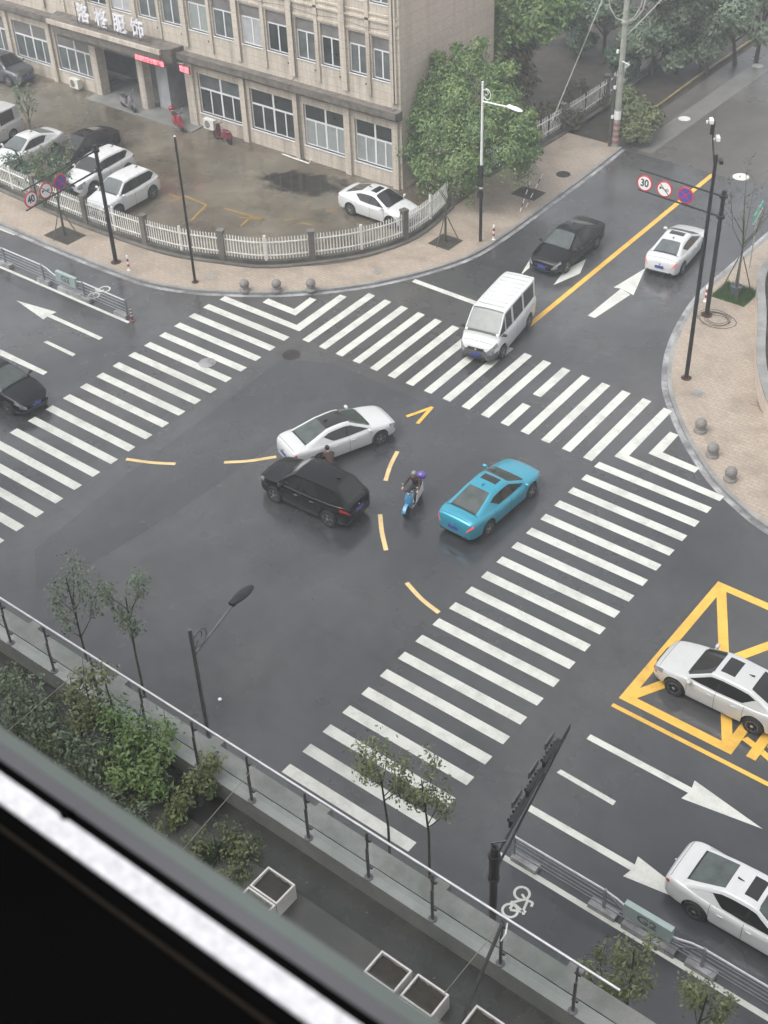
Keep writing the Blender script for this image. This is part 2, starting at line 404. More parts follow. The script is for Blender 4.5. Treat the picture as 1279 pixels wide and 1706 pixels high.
struct(MB().sheet([(-130,-21.4),(70,-21.4),(70,1.5),(-8,1.5),(-15.5,8),(-15.5,25.2),(-31.2,25.2),(-31.2,8),(-40,1.5),(-130,1.5)], 0).build('road', 'asphalt'))
struct(MB().sheet([(-30.2,25.2),(-14,25.2),(-14,110),(-31.2,110)], 0).build('side_road', 'old_concrete'))
struct(MB().sheet([(-29.0,25.6),(-27.7,25.6),(-27.75,110),(-29.1,110)], .004).build('road_lane_strip', 'concrete_lane'))
g = MB(); g.ribbon([(-30.45,25.3),(-30.95,37.4),(-31.0,60),(-31.2,110)], [(-30.33,25.3),(-30.83,37.4),(-30.88,60),(-31.08,110)], 0, .13)
struct(g.build('kerb', 'kerb_yellow'))
nwpoly = KNW + [(-33.6,25.2),(-33.6,13),(-36,14),(-130,14)]
struct(MB().prism(offset(KNW, .16) + [(-33.75,25.2),(-33.6,17),(-33.0,13),(-60,12),(-130,12)], -.04, .125).build('pavement', 'paving'))
struct(MB().ribbon(KNW, offset(KNW, .16), -.04, .13).build('kerb', 'granite'))
struct(MB().ribbon(offset(KNW, -.22), KNW, .004).build('gutter', 'gutter'))
struct(MB().prism(offset(KNE, .18) + [(70,60),(-10,70)], -.04, .125).build('pavement', 'paving'))
struct(MB().ribbon(KNE, offset(KNE, .18), -.04, .13).build('kerb', 'granite'))
struct(MB().ribbon(offset(KNE, -.24), KNE, .004).build('gutter', 'gutter'))
struct(MB().prism([(-130,-21.4),(70,-21.4),(70,-28.9),(-130,-28.9)], -.04, .125).build('pavement', 'paving'))
ground_mat('reflection_asphalt', (.034, .035, .039), (.050, .051, .055), (.028, .028, .031), s1=.07, r0=.13, r1=.34, bs=.15, wet=1.0)
struct(MB().sheet([a2(*p) for p in ((58,915),(210,792),(470,598),(560,606),(700,668),(455,742),(290,856),(150,940),(60,985))], .002).build('reflection_band', 'reflection_asphalt'))  # darker band: mostly window-pane reflections put into the asphalt colour
# ------------------------------------------------------------ road markings
ZM = .006
def flat(mb, p0, p1, wd, z=ZM):
    dx, dy = p1[0]-p0[0], p1[1]-p0[1]; L = math.hypot(dx, dy); nx, ny = -dy/L*wd/2, dx/L*wd/2
    mb.sheet([(p0[0]+nx, p0[1]+ny), (p0[0]-nx, p0[1]-ny), (p1[0]-nx, p1[1]-ny), (p1[0]+nx, p1[1]+ny)], z)
def px(mb, pts, z=ZM): mb.sheet([a2(*p) for p in pts], z)
mb = MB()
for k in range(1, 21):
    x0 = -15.167+.0134*k; mb.sheet([(x0,-k-.4),(x0+4.95,-k-.4),(x0+4.95,-k),(x0,-k)], ZM)
px(mb, [(1023.3,760.3),(1047.5,759.6),(1206.3,827),(1198.8,835.2)]); px(mb, [(1080.1,755.6),(1103.6,753.8),(1164.8,780),(1157,787.8)])
struct(mb.build('zebra_crossing', 'white_paint'))
mb = MB()
for k in range(2, 22):
    x0 = -36.871+.0437*k; y0 = .931-1.0149*k; mb.sheet([(x0,y0-.4),(x0+5.2,y0-.4),(x0+5.2,y0),(x0,y0)], ZM)
px(mb, [(374.8,493.3),(494,541.5),(498.4,552.2),(365.4,499.2)]); px(mb, [(446.8,497.5),(489.7,515),(492,525.7),(436.9,503.9)])
struct(mb.build('zebra_crossing', 'white_paint'))
mb = MB(); ca, sa = cos(.0266), sin(.0266)
def npt(u, v): v += -.0395*u; return (-31.9675+u*ca-v*sa, -.9239+u*sa+v*ca)
for k in range(1, 17):
    u = k*1.0078
    segs = [(0, 5.058)] if k != 12 else [(0, 1.75), (2.55, 5.058)]
    for v0, v1 in segs: mb.sheet([npt(u, v0), npt(u+.41, v0), npt(u+.41, v1), npt(u, v1)], ZM)
px(mb, [(566.3,490.7),(577.3,494.7),(498.4,552.2),(494,541.5)]); px(mb, [(516.3,495.7),(527.2,499.4),(492,525.7),(489.7,515)])
px(mb, [(1023.3,760.3),(1105.9,679.2),(1119.5,685),(1047.5,759.6)]); px(mb, [(1080.1,755.6),(1116,719.3),(1130,724.9),(1103.6,753.8)])
struct(mb.build('zebra_crossing', 'white_paint'))
def marking(name, polys, mat='white_paint'):
    mb = MB()
    for p in polys: px(mb, p)
    return struct(mb.build(name, mat))
marking('stop_line', [[(685.8,469.7),(691.4,465),(826,514),(821,519)]])
def arrow_x(name, xb, xt, y, s):
    """straight arrow from xb (tail) to xt (tip) along x"""
    mb = MB(); L = abs(xt-xb); h = .40*L
    mb.sheet([(xb,y-.12),(xb,y+.12),(xt-s*h,y+.12),(xt-s*h,y-.12)], ZM)
    mb.sheet([(xt-s*h*1.0,y-.42),(xt-s*h*1.0,y+.42),(xt,y)], ZM) if 0 else mb.add([(xt-s*h,y-.12,ZM),(xt-s*h*1.03,y-.42,ZM),(xt,y,ZM),(xt-s*h*1.03,y+.42,ZM),(xt-s*h,y+.12,ZM)], [(0,1,2,3,4) if s < 0 else (4,3,2,1,0)])
    return struct(mb.build(name, 'white_paint'))
arrow_x('lane_arrow', -38.7, -44.8, -6.3, -1); arrow_x('lane_arrow', -8.03, -2.1, -13.53, 1); arrow_x('lane_arrow', -8.02, -2.1, -16.97, 1)
marking('lane_arrow', [[(979,526),(991,530),(1050,491),(1034,481)], [(1024,478),(1044,483),(1052,490),(1056,496)][:0] or [(1034,481),(1022,479),(1075,447),(1055,492),(1044,486)]])
marking('lane_arrow', [[(866,460),(882,433),(882,446)], [(922,475),(936,456),(952,444),(976,432),(966,456)]])
marking('lane_line', [[(72,570),(79,568),(126,590),(121,594)]]); marking('lane_line', [[(0,582),(79,620),(72,625),(0,592)]])
marking('lane_line', [[(927,1287),(934,1282),(1026,1335),(1021,1342)]])
mb = MB(); mb.sheet([(-130,-4.95),(-130,-4.80),(-38.7,-4.45),(-38.7,-4.62)], ZM); struct(mb.build('lane_line', 'white_paint'))
mb = MB(); mb.sheet([(-8.0,-18.98),(-8.0,-18.80),(40,-18.9),(40,-19.08)], ZM); struct(mb.build('lane_line', 'white_paint'))
mb = MB(); mb.sheet([(-53,-1.98),(-50.3,-1.93),(-50.3,-1.83),(-53,-1.86)], .01); struct(mb.build('edge_line', 'white_paint'))
mb = MB(); mb.sheet([(-23.28,6.0),(-23.02,6.0),(-23.48,25.1),(-23.74,25.1)], ZM); struct(mb.build('centre_line', 'yellow_paint'))
mb = MB(); x0, x1, y0, y1 = -8.1, -4.12, -11.54, -4.6
bw = .33
mb.sheet([(x0,y0),(x1,y0),(x1,y0+bw),(x0,y0+bw)], ZM); mb.sheet([(x0,y1-bw),(x1,y1-bw),(x1,y1),(x0,y1)], ZM)
mb.sheet([(x0,y0+bw),(x0+bw,y0+bw),(x0+bw,y1-bw),(x0,y1-bw)], ZM); mb.sheet([(x1-bw,y0+bw),(x1,y0+bw),(x1,y1-bw),(x1-bw,y1-bw)], ZM)
struct(mb.build('hatched_box', 'yellow_paint'))
mb = MB(); flat(mb, (x0+.3,y1-.35), (x1-.3,y0+.35), .34, ZM+.003); flat(mb, (x0+.3,y0+.35), (x1-.3,y1-.35), .34, ZM+.006); struct(mb.build('hatched_box', 'yellow_paint'))
mb = MB(); mb.sheet([(-8.12,-12.0),(40,-12.0),(40,-11.84),(-8.12,-11.84)], ZM); struct(mb.build('centre_line', 'yellow_paint'))
def arcband(name, pts, wd, mat='pale_yellow_paint'):
    pl = catmull([a2(*p) for p in pts], 5); return struct(MB().ribbon(offset(pl, wd/2), offset(pl, -wd/2), ZM).build(name, mat))
arcband('guide_line', [(210,765),(250,770.5),(292,773)], .17); arcband('guide_line', [(373,770.5),(415,768),(460,761)], .17)
arcband('guide_line', [(662,752),(650,776),(642,801)], .17); arcband('guide_line', [(633,857),(636,886),(643,917)], .17)
arcband('guide_line', [(677,971),(702,998),(731,1021)], .17)
mb = MB(); flat(mb, a2(677,694), a2(719,679), .16); flat(mb, a2(695,706), a2(720,678), .16, ZM+.003); struct(mb.build('guide_line', 'yellow_paint'))
def bike_mark(org, sc, wheels, strokes, wr):
    mb = MB(); T = lambda p: a2(org[0]+p[0]/sc, org[1]+p[1]/sc)
    for c in wheels:
        c = T(c); mb.ribbon([(c[0]+wr*cos(t*pi/12), c[1]+wr*sin(t*pi/12)) for t in range(25)], [(c[0]+(wr-.075)*cos(t*pi/12), c[1]+(wr-.075)*sin(t*pi/12)) for t in range(25)], ZM)
    for st in strokes:
        for i in range(len(st)-1): flat(mb, T(st[i]), T(st[i+1]), .075, ZM+.002+.001*(i % 2))
    struct(mb.build('bicycle_marking', 'white_paint'))
bike_mark((740,1460), 6.395, [(827,183),(700,365)], [[(827,190),(862,245),(945,285),(925,325)],[(862,245),(740,275),(705,275)],[(885,265),(838,370),(870,385)],[(740,275),(700,350)],[(740,290),(838,378)],[(700,358),(838,378),(845,410)]], .25)
bike_mark((80,445), 9.838, [(925,362),(750,465)], [[(915,370),(860,410),(790,385),(770,350)],[(860,410),(790,360)],[(750,460),(735,425),(680,395)],[(735,430),(810,400)]], .3)
text_mesh('车', 'road_lettering', 'yellow_paint', 1.65, Matrix.Translation((-2.62,-10.58,ZM+.006)) @ Matrix.Rotation(Rd(90), 4, 'Z') @ Matrix.Diagonal((1.0,1.6,1,1)), extrude=0, bold=.04)['kind'] = 'structure'
# manholes
def cover(name, p, r, mat, label, z=.006, ry=1):
    mb = MB(); mb.lathe((0,0,0), [(r,0),(r,.012),(r*.93,.012),(r*.92,.006),(r*.1,.006)], 28)
    for i in range(-3, 4): 
        h = (1-(i/4)**2)**.5*r*.85; mb.box(-h, h, i*r*.22-.02, i*r*.22+.02, .004, .014)
    o = mb.build(name, mat, None, loc=(p[0], p[1], z)); tag(o, label, 'manhole cover', 'manhole covers'); return o
cover('manhole_cover', a2(938,294), .40, 'iron', 'round dark iron manhole cover in the beige pavement below the big tree', .128)
cover('manhole_cover', a2(485,591), .42, 'iron', 'round dark manhole cover in the asphalt at the corner of two zebra crossings')
cover('manhole_cover', a2(345,605), .40, 'gutter', 'faint round manhole cover among the stripes of the left zebra crossing', .012)
cover('manhole_cover', a2(1234,295), .45, 'cover_white', 'large whitish round manhole cover on the side road beyond the bare tree')
cover('manhole_cover', a2(1140,198), .36, 'cover_white', 'small pale manhole cover on the pale strip of the side road, nearer one')
cover('manhole_cover', a2(1262,110), .36, 'cover_white', 'small pale manhole cover on the side road, farthest away')
MB().lathe((0,0,0), [(.07,0),(.06,.02),(.02,.03)], 14).build('paper_cup', 'flower', loc=(*a2(366,1165), .004))
tag(bpy.data.objects['paper_cup'], 'tiny white dropped cup lid lying on the asphalt right of the dark street lamp', 'cup')

# ------------------------------------------------------------ factory yard
YARD = [(-130,.9),(-50.8,.95),(-47.1,.9),(-43.6,1.1),(-41.4,1.35),(-38.6,2.1),(-36.2,3.45),(-34.2,5.2),(-33.1,7.0),(-32.6,9.2),(-32.9,13.2)]
YC = catmull(YARD)
struct(MB().prism([(-36.5,13.5),(-33.0,13.0),(-33.6,17),(-33.75,25.2),(-33.9,36),(-36.5,36)], .0, .12).build('soil_bed', 'soil'))
struct(MB().sheet(YC + [(-33.0,16.2),(-130,16.2)], .132).build('yard', 'yard'))
m, nt, b = nodes('puddle_water'); b.inputs['Base Color'].default_value = (.022, .020, .016, 1); b.inputs['Roughness'].default_value = .02; b.inputs['IOR'].default_value = 1.33
tc = N(nt, 'ShaderNodeTexCoord'); mp = N(nt, 'ShaderNodeMapping', vector_type='TEXTURE'); mp.inputs['Location'].default_value = (-41.6, 11.3, .136); mp.inputs['Scale'].default_value = (3.4, 1.7, 1); mp.inputs['Rotation'].default_value = (0, 0, Rd(12))
nt.links.new(tc.outputs['Object'], mp.inputs[0]); ln = N(nt, 'ShaderNodeVectorMath', operation='LENGTH'); nt.links.new(mp.outputs[0], ln.inputs[0])
nz = noise(nt, .8, 6, .65, vec=tc.outputs['Object']); ad_ = N(nt, 'ShaderNodeMath', operation='MULTIPLY_ADD'); nt.links.new(nz, ad_.inputs[0]); ad_.inputs[1].default_value = 1.3; nt.links.new(ln.outputs['Value'], ad_.inputs[2])
rp = ramp(nt, ad_.outputs[0], [(.0, .75), (1.0, 0.)]); rr = [n for n in nt.nodes if n.bl_idname == 'ShaderNodeValToRGB'][-1]; rr.color_ramp.elements[0].position = .85; rr.color_ramp.elements[1].position = 1.0
sc_ = N(nt, 'ShaderNodeMath', operation='MULTIPLY'); nt.links.new(ad_.outputs[0], sc_.inputs[0]); sc_.inputs[1].default_value = .68; nt.links.new(sc_.outputs[0], rr.inputs[0])
tr = N(nt, 'ShaderNodeBsdfTransparent'); mx = N(nt, 'ShaderNodeMixShader'); nt.links.new(rp, mx.inputs[0]); nt.links.new(tr.outputs[0], mx.inputs[1]); nt.links.new(b.outputs[0], mx.inputs[2]); nt.links.new(mx.outputs[0], nt.nodes['Material Output'].inputs[0])
struct(MB().sheet([(-45.8,8.6),(-37.2,8.6),(-37.2,13.6),(-45.8,13.6)], .136).build('puddle', 'puddle_water'))
struct(MB().box(-61.0,-51.6,12.7,17.5,.10,.20).build('doorstep', 'ledge_concrete'))
for pts in ([(281,323),(302,332),(0,0),(301,331),(279,336)], [(307,326),(345,342),(0,0),(343,342),(318,368)], [(373,347),(440,366),(0,0),(418,361),(400,377)], [(398,362),(440,366)], [(473,367),(497,364)], [(545,353),(567,344)], [(500,371),(520,375)]):
    mb = MB(); seg = []
    for p in pts+[(0,0)]:
        if p == (0,0):
            for i in range(len(seg)-1): flat(mb, a2(*seg[i], .13), a2(*seg[i+1], .13), .11, .137+.002*i)
            seg = []
        else: seg.append(p)
    struct(mb.build('parking_marking', 'faded_yellow'))

# ------------------------------------------------------------ factory building
FY = 13.75
B = empty('factory_building', 'three storey beige tiled factory building with white window frames and a dark ledge', 'building', (0,0,0))
piers = [-36.75,-40.1,-43.8,-47.9,-52.1,-56.3,-60.8,-64.85,-69.1,-73.3,-77.5,-81.7,-85.9]
XL, XR = -90.0, -36.4
w_ = MB()
F2, TOP = 8.95, 13.5
gap = (-60.4, -52.3)
def bays():
    for i in range(len(piers)-1): yield piers[i+1], piers[i]
# spandrels and lintels, ground floor
for a, b_ in bays():
    if gap[0]-1 < (a+b_)/2 < gap[1]+1: w_.box(a, b_, FY, FY+.25, 3.75, 4.3); continue
    w_.box(a, b_, FY, FY+.25, 0, 1.05); w_.box(a, b_, FY, FY+.25, 3.45, 4.3); 
    w_.box(a, a+.45, FY, FY+.25, 1.05, 3.45); w_.box(b_-.2, b_, FY, FY+.25, 1.05, 3.45)
w_.box(XL, piers[-1], FY, FY+.25, 0, TOP)
up = []
for a, b_ in bays():
    mid = (a+b_)/2; wd = (b_-a)
    for s, (u0, u1) in enumerate(((a+.32, mid-.17), (mid+.22, b_-.28))): up.append((u0, u1))
z2 = [(5.98, 8.2), (9.9, 12.1)]
for (z0, z1) in z2:
    zb = 4.3 if z0 < 7 else 8.9
    zt = 8.9 if z0 < 7 else TOP
    w_.box(piers[-1], piers[0], FY, FY+.25, zb, z0); w_.box(piers[-1], piers[0], FY, FY+.25, z1, zt)
    prev = piers[-1]
    for u0, u1 in sorted(up):
        w_.box(prev, u0, FY, FY+.25, z0, z1); prev = u1
    w_.box(prev, piers[0], FY, FY+.25, z0, z1)
w_.box(piers[0], XR, FY, FY+.25, 0, TOP)
w_.build('wall', 'wall_tile', B)
MB().box(XR-.25, XR, FY+.25, 22.3, 0, TOP).build('side_wall', 'side_tile', B)
MB().box(XL, XR-.26, FY+.25, 22.3, TOP-.2, TOP-.002).build('roof', 'dirty_concrete', B)
MB().box(XL, XR-.26, FY+3.2, FY+3.3, .1, 4.2).build('inner_wall', 'grey_interior', B)
i_ = MB()
i_.box(XL, XR-.26, FY+.28, FY+3.2, 4.4, 4.5)
i_.build('inner_floor', 'dark_interior', B)
for x in piers:
    if gap[0] < x < gap[1]: continue
    MB().box(x-.2, x+.2, FY-.16, FY-.002, 0, 4.25).build('pilaster', 'wall_tile', B)
for x in piers: MB().box(x-.2, x+.2, FY-.14, FY-.002, 4.95, TOP).build('pilaster', 'wall_tile', B)
for x in [(a+b_)/2 for a, b_ in bays()]: MB().box(x-.12, x+.12, FY-.10, FY-.002, 5.0, TOP).build('mullion', 'wall_tile', B)
c_ = MB()
for z, h, d in ((8.32,.12,.07),(8.98,.12,.10),(9.3,.1,.06)): c_.box(XL, XR-.05, FY-d, FY-.003, z, z+h)
c_.build('string_course', 'wall_tile', B)
c_ = MB(); c_.box(XL, -63.6, FY-.62, FY-.004, 4.28, 4.62); c_.box(-52.9, XR+.1, FY-.62, FY-.004, 4.28, 4.62)
c_.box(XL, -63.6, FY-.45, FY-.004, 4.12, 4.28); c_.box(-52.9, XR+.1, FY-.45, FY-.004, 4.12, 4.28)

c_.build('ledge', 'cornice', B)
cp = MB(); cp.prism([(-63.6,FY-.004),(-63.3,FY-.9),(-62.7,FY-1.35),(-53.2,FY-1.35),(-52.6,FY-.9),(-52.45,FY-.004)], 4.1, 4.9)
cp.prism([(-63.4,FY-.03),(-63.1,FY-.8),(-62.6,FY-1.15),(-53.3,FY-1.15),(-52.8,FY-.8),(-52.6,FY-.03)], 3.85, 4.1)
cp.build('canopy', 'cornice', B)
mb = MB(); mb.box(-63.0,-53.0,FY-1.47,FY-1.353,4.66,4.93); mb.build('canopy_edge', 'wall_tile', B)
MB().tube([(-52.9,FY-.6,4.66),(XR+.1,FY-.6,4.66)], .035, 6).build('conduit', 'dirty_concrete', B)
MB().tube([(-52.45,FY-.06,0.15),(-52.45,FY-.06,4.2)], .045, 6).build('drainpipe', 'white_plastic', B)
MB().tube([(XR-.3,FY-.1,0.15),(XR-.3,FY-.1,4.3),(XR-.3,FY-.35,4.7),(XR-.3,FY-.12,4.9),(XR-.3,FY-.12,TOP)], .05, 6).build('drainpipe', 'dark_grey_metal', B)
q0 = at(462,270,.2); q1 = at(530,275,.2)
MB().tube([(-44.9,FY-.35,.2),(-42.8,FY-.45,.2),(-42.6,FY-.45,.5)], .045, 8).build('drainpipe', 'ac_white', B)
for z, sg_ in ((4.02,.05),(8.75,.12)):
    for a, b_ in bays():
        if gap[0]-1 < (a+b_)/2 < gap[1]+1 and z < 5: continue
        MB().tube([(a+.2, FY-.2, z), ((a+b_)/2, FY-.19, z-sg_), (b_-.2, FY-.2, z)], .012, 4).build('cable', 'black_trim', B)
MB().tube([(-43.6,FY-.2,.2),(-43.6,FY-.2,4.2),(-43.6,FY-.7,4.7),(-43.6,FY-.12,5.0),(-43.6,FY-.12,8.8)], .04, 6).build('drainpipe', 'dirty_concrete', B)
def window(u0, u1, z0, z1, kind, rnd):
    f = MB(); p = MB(); y = FY+.16; t = .055
    f.box(u0, u1, y-.03, y+.03, z0, z0+t); f.box(u0, u1, y-.03, y+.03, z1-t, z1)
    f.box(u0, u0+t, y-.03, y+.03, z0+t, z1-t); f.box(u1-t, u1, y-.03, y+.03, z0+t, z1-t)
    if kind == 'wide':
        zm = z0+(z1-z0)*.62; c = (u0+u1)/2
        f.box(u0+t, u1-t, y-.035, y+.035, zm-.05, zm+.05)
        f.box(c-.06, c+.06, y-.04, y+.04, z0+t, zm-.05); f.box(c-.06, c+.06, y-.04, y+.04, zm+.05, z1-t)
        for cc in ((u0+c)/2, (u1+c)/2): f.box(cc-.04, cc+.04, y-.032, y+.032, z0+t, zm-.05)
        f.box(u0-.05, u1+.05, FY-.05, y-.03, z0-.06, z0)
        wn = f.build('window', 'white_frame', B)
        lo = MB(); lo.box(u0+t, u1-t, y-.004, y+.004, z0+t, zm); lo.build('pane', rnd[0], wn)
        hi = MB(); hi.box(u0+t, u1-t, y-.004, y+.004, zm+.002, z1-t); hi.build('pane', rnd[1], wn)
    else:
        zm = z0+(z1-z0)*.68; c = (u0+u1)/2
        f.box(u0+t, u1-t, y-.035, y+.035, zm-.045, zm+.045); f.box(c-.04, c+.04, y-.034, y+.034, z0+t, zm-.045)
        f.box(u0-.04, u1+.04, FY-.04, y-.03, z0-.05, z0)
        wn = f.build('window', 'white_frame', B)
        lo = MB(); lo.box(u0+t, u1-t, y-.004, y+.004, z0+t, zm); lo.build('pane', rnd[0], wn)
        hi = MB(); hi.box(u0+.01, u1-.01, y-.05, y-.02, zm+.05, z1-.01); hi.build('grey_panel', 'grey_panel', wn)
kinds = {0:('blind','pane_dark'), 1:('blind','pane_dark'), 2:('pane_dark','pane_dark'), 3:('pane_dark','pane_grey'), 6:('pane_grey','grey_panel'), 7:('pane_grey','grey_panel'), 8:('pane_grey','grey_panel')}
for i, (a, b_) in enumerate(bays()):
    if gap[0]-1 < (a+b_)/2 < gap[1]+1: continue
    window(a+.45, b_-.2, 1.05, 3.45, 'wide', kinds.get(i, ('pane_grey','grey_panel')))
for j, (u0, u1) in enumerate(up):
    window(u0, u1, *z2[0], 'tall', (('pane_grey','pane_dark','blind','pane_grey','pane_dark','pane_grey','curtain')[(j*5) % 7],)*2)
    if j % 3 != 1: MB().lathe((u1-.1, FY-.012, 5.55), [(.06,0),(.06,.02)], 10, 'Y').build('wall_hole', 'dark_interior', B)
    window(u0, u1, *z2[1], 'tall', (('pane_dark','pane_grey')[j % 2],)*2)
# entrance
MB().box(-60.8,-60.35,FY-.2,FY+.5,.2,4.1).build('door_pier', 'wall_tile', B); MB().box(-56.75,-56.2,FY-.15,FY+.45,.2,4.1).build('door_pier', 'wall_tile', B)
MB().box(-52.5,-52.0,FY-.18,FY+.5,.2,4.1).build('door_pier', 'wall_tile', B)
MB().box(-60.4,-52.4,FY+.02,FY+.2,3.7,4.1).build('door_lintel', 'cornice', B)
MB().box(-55.9,-54.9,FY+.6,FY+2.9,.2,4.1).build('partition', 'curtain', B)
MB().box(-60.3,-56.8,FY+2.6,FY+2.65,.2,3.6).build('roller_door', 'grey_interior', B)
LY = FY-1.5
mb = MB(); mb.box(-55.0,-52.62,FY-1.56,FY-1.48,4.0,4.40); lp = mb.build('led_display', 'sign_maroon', B)
text_mesh('热烈祝贺文明单位', 'led_text', 'led_red', .30, Matrix.Translation((-53.81,FY-1.58,4.2)) @ Matrix.Rotation(Rd(90), 4, 'X'), lp, .006, bold=.012)
mb = MB(); mb.box(-52.2,-51.38,FY-.78,FY-.70,3.62,4.06); lp = mb.build('led_display', 'sign_maroon', B)
text_mesh('欢迎', 'led_text', 'led_red', .38, Matrix.Translation((-51.79,FY-.80,3.84)) @ Matrix.Rotation(Rd(90), 4, 'X'), lp, .006, bold=.014)
MB().tube([(-53.2,FY-.5,3.95),(-52.2,FY-.4,3.98)], .04, 6).build('tube_lamp', 'white_plastic', B)
sg = empty('rooftop_sign', 'four white standing letters above the entrance canopy', 'sign')
mb = MB(); mb.box(-61.0,-54.2,FY-.94,FY-.90,5.0,5.06)
for x in (-60.6,-58.8,-57.0,-55.2): mb.box(x-.02,x+.02,FY-.93,FY-.89,4.9,6.2)
mb.build('sign_rail', 'dark_grey_metal', sg)
for ch, x in zip('洛格服饰', (-59.85,-58.25,-56.65,-55.1)):
    text_mesh(ch, 'sign_letter', 'letter_white', 1.12, Matrix.Translation((x,FY-1.0,5.62)) @ Matrix.Rotation(Rd(90), 4, 'X'), sg, .05, bold=.022)
def ac(x, y, z, label):
    r = empty('air_conditioner', label, 'air conditioner', (x, y, z), 0, 'outdoor air conditioner units')
    b_ = MB(); b_.box(-.42,.42,-.16,.16,0,.6); b_.build('casing', 'ac_white', r)
    gmb = MB(); gmb.lathe((-.1,-.162,.3), [(.22,0),(.22,-.012),(.19,-.012),(.19,-.006)], 20, 'Y'); gmb.build('fan_grille', 'dark_grey_metal', r)
    hb = MB()
    for i in range(-3, 4): hb.box(-.1+i*.055-.006, -.1+i*.055+.006, -.185, -.176, .14, .46)
    hb.build('guard_bar', 'ac_white', r); bb = MB(); bb.box(-.4,-.34,-.14,.3,-.06,-.003); bb.box(.34,.4,-.14,.3,-.06,-.003); bb.build('bracket', 'dark_grey_metal', r)
p = at(128,128,.5); ac(-62.6, FY-.42, .32, 'white outdoor air conditioner unit left of the factory entrance under a window')
ac(-50.55, FY-.42, .42, 'white outdoor air conditioner unit between the two red scooters')

# ------------------------------------------------------------ picket fences
def picket_fence(path, pier_s, s0, s1, label, wallh=.42, gaps=(), toph=1.62, mid=True, zb=.12, dens=.155, skip=lambda s: False):
    S = arclen(path); r = empty('picket_fence', label, 'fence')
    base = [along(path, s0+(s1-s0)*i/60, S)[0] for i in range(61)]
    MB().ribbon(offset(base, .12), offset(base, -.12), zb, wallh).build('base_wall', 'wall_base', r)
    MB().ribbon(offset(base, -.122), offset(base, -.34), zb, zb+.1).build('plinth', 'dirty_concrete', r)
    for s in pier_s:
        (x, y), a = along(path, s, S); b_ = MB(); b_.cbox((x, y, .95), (.3,.3,1.68), a); b_.cbox((x, y, 1.83), (.36,.36,.09), a); b_.build('pier', 'dirty_concrete', r)
    ends = [s0]+list(pier_s)+[s1]
    for a_, b2 in zip(ends[:-1], ends[1:]):
        if b2-a_ < .5: continue
        a_ += .17; b2 -= .17; n = max(1, int((b2-a_)/dens)); pn = MB()
        for i in range(n+1):
            s = a_+(b2-a_)*i/n
            if skip(s): continue
            (x, y), an = along(path, s, S); wd = .055
            lean = 0 if not skip(s) else 0
            pn.cbox((x, y, (wallh+.05+toph)/2), (wd,.03,toph-wallh-.05), an)
            pn.add([Vector((x,y,0))+Vector((cos(an)*dx,sin(an)*dx,z)) for dx, z in ((-wd/2,toph),(wd/2,toph),(0,toph+.06))], [(0,1,2)])
        if mid:
            (x, y), an = along(path, (a_+b2)/2, S); pn.cbox((x, y, (wallh+toph+.1)/2), (.12,.10,toph-wallh+.18), an)
        for z in (wallh+.28, toph-.22):
            m_ = 8; pts = [along(path, a_+(b2-a_)*i/m_, S)[0] for i in range(m_+1)]
            pn.ribbon(offset(pts, -.018), offset(pts, -.055), z-.03, z+.03)
        pn.build('picket_panel', 'fence_white', r)
    return r
FP = catmull([(-75,1.25),(-60,1.25),(-55.4,1.25),(-50.8,1.05),(-47.6,.98),(-43.4,1.18),(-41.2,1.5),(-38.95,2.28),(-37,3.1),(-35.25,4.75),(-33.6,6.9),(-32.75,9.2),(-32.75,11.2),(-33.2,13.6)])
S_ = arclen(FP)
def s_near(p): return min((math.hypot(along(FP, s*.1, S_)[0][0]-p[0], along(FP, s*.1, S_)[0][1]-p[1]), s*.1) for s in range(int(S_[-1]*10)))[1]
ps = [s_near(p) for p in ((-60.6,1.25),(-56.2,1.25),(-51.9,1.1),(-47.7,.98),(-43.4,1.18),(-38.95,2.28),(-35.25,4.75),(-32.72,9.2))]
picket_fence(FP, ps, 4, S_[-1], 'long curved white picket fence with grey piers round the factory yard')
FP2 = [(-33.75,17.5),(-33.5,21),(-33.35,24.5),(-33.4,29.5),(-33.9,34.5),(-34.2,40)]
rng = random.Random(5); FP2 = catmull(FP2); S2 = arclen(FP2)
holes = {int(rng.random()*140) for _ in range(26)}
picket_fence(FP2, [3.4,7.6,12.8,17.2,21.5], 0, S2[-1], 'straight white picket fence beside the side road, overgrown and with missing pickets', skip=lambda s: int(s/.155) in holes, mid=False)

# ------------------------------------------------------------ vehicles
def lerp(a, b_, t): return a+(b_-a)*t
def prof(pts, x):
    if x <= pts[0][0]: return pts[0][1]
    for (x0, y0), (x1, y1) in zip(pts[:-1], pts[1:]):
        if x <= x1:
            t = (x-x0)/(x1-x0); return y0+(y1-y0)*t
    return pts[-1][1]
SEDAN = dict(L=4.78, W=1.84, H=1.45, base=2.78, fo=.92, xw0=1.08, xw1=.18, xr1=-.82, xr0=-1.86, hood=.97, nose=.76, belt=.95, deck=1.05, tail=.98, rw=.335, wt=.63)
SUV = dict(L=4.42, W=1.87, H=1.66, base=2.66, fo=.90, xw0=1.10, xw1=.36, xr1=-1.46, xr0=-2.10, hood=1.08, nose=.92, belt=1.07, deck=1.13, tail=1.08, rw=.37, wt=.67)
VAN = dict(L=5.0, W=1.92, H=2.10, base=2.93, fo=.92, xw0=1.78, xw1=1.02, xr1=-2.36, xr0=-2.52, hood=1.22, nose=.98, belt=1.20, deck=1.2, tail=1.1, rw=.34, wt=.80)
MINI = dict(L=4.5, W=1.68, H=1.90, base=2.6, fo=.72, xw0=1.75, xw1=1.2, xr1=-2.08, xr0=-2.2, hood=1.05, nose=.8, belt=1.08, deck=1.1, tail=1.0, rw=.31, wt=.82)
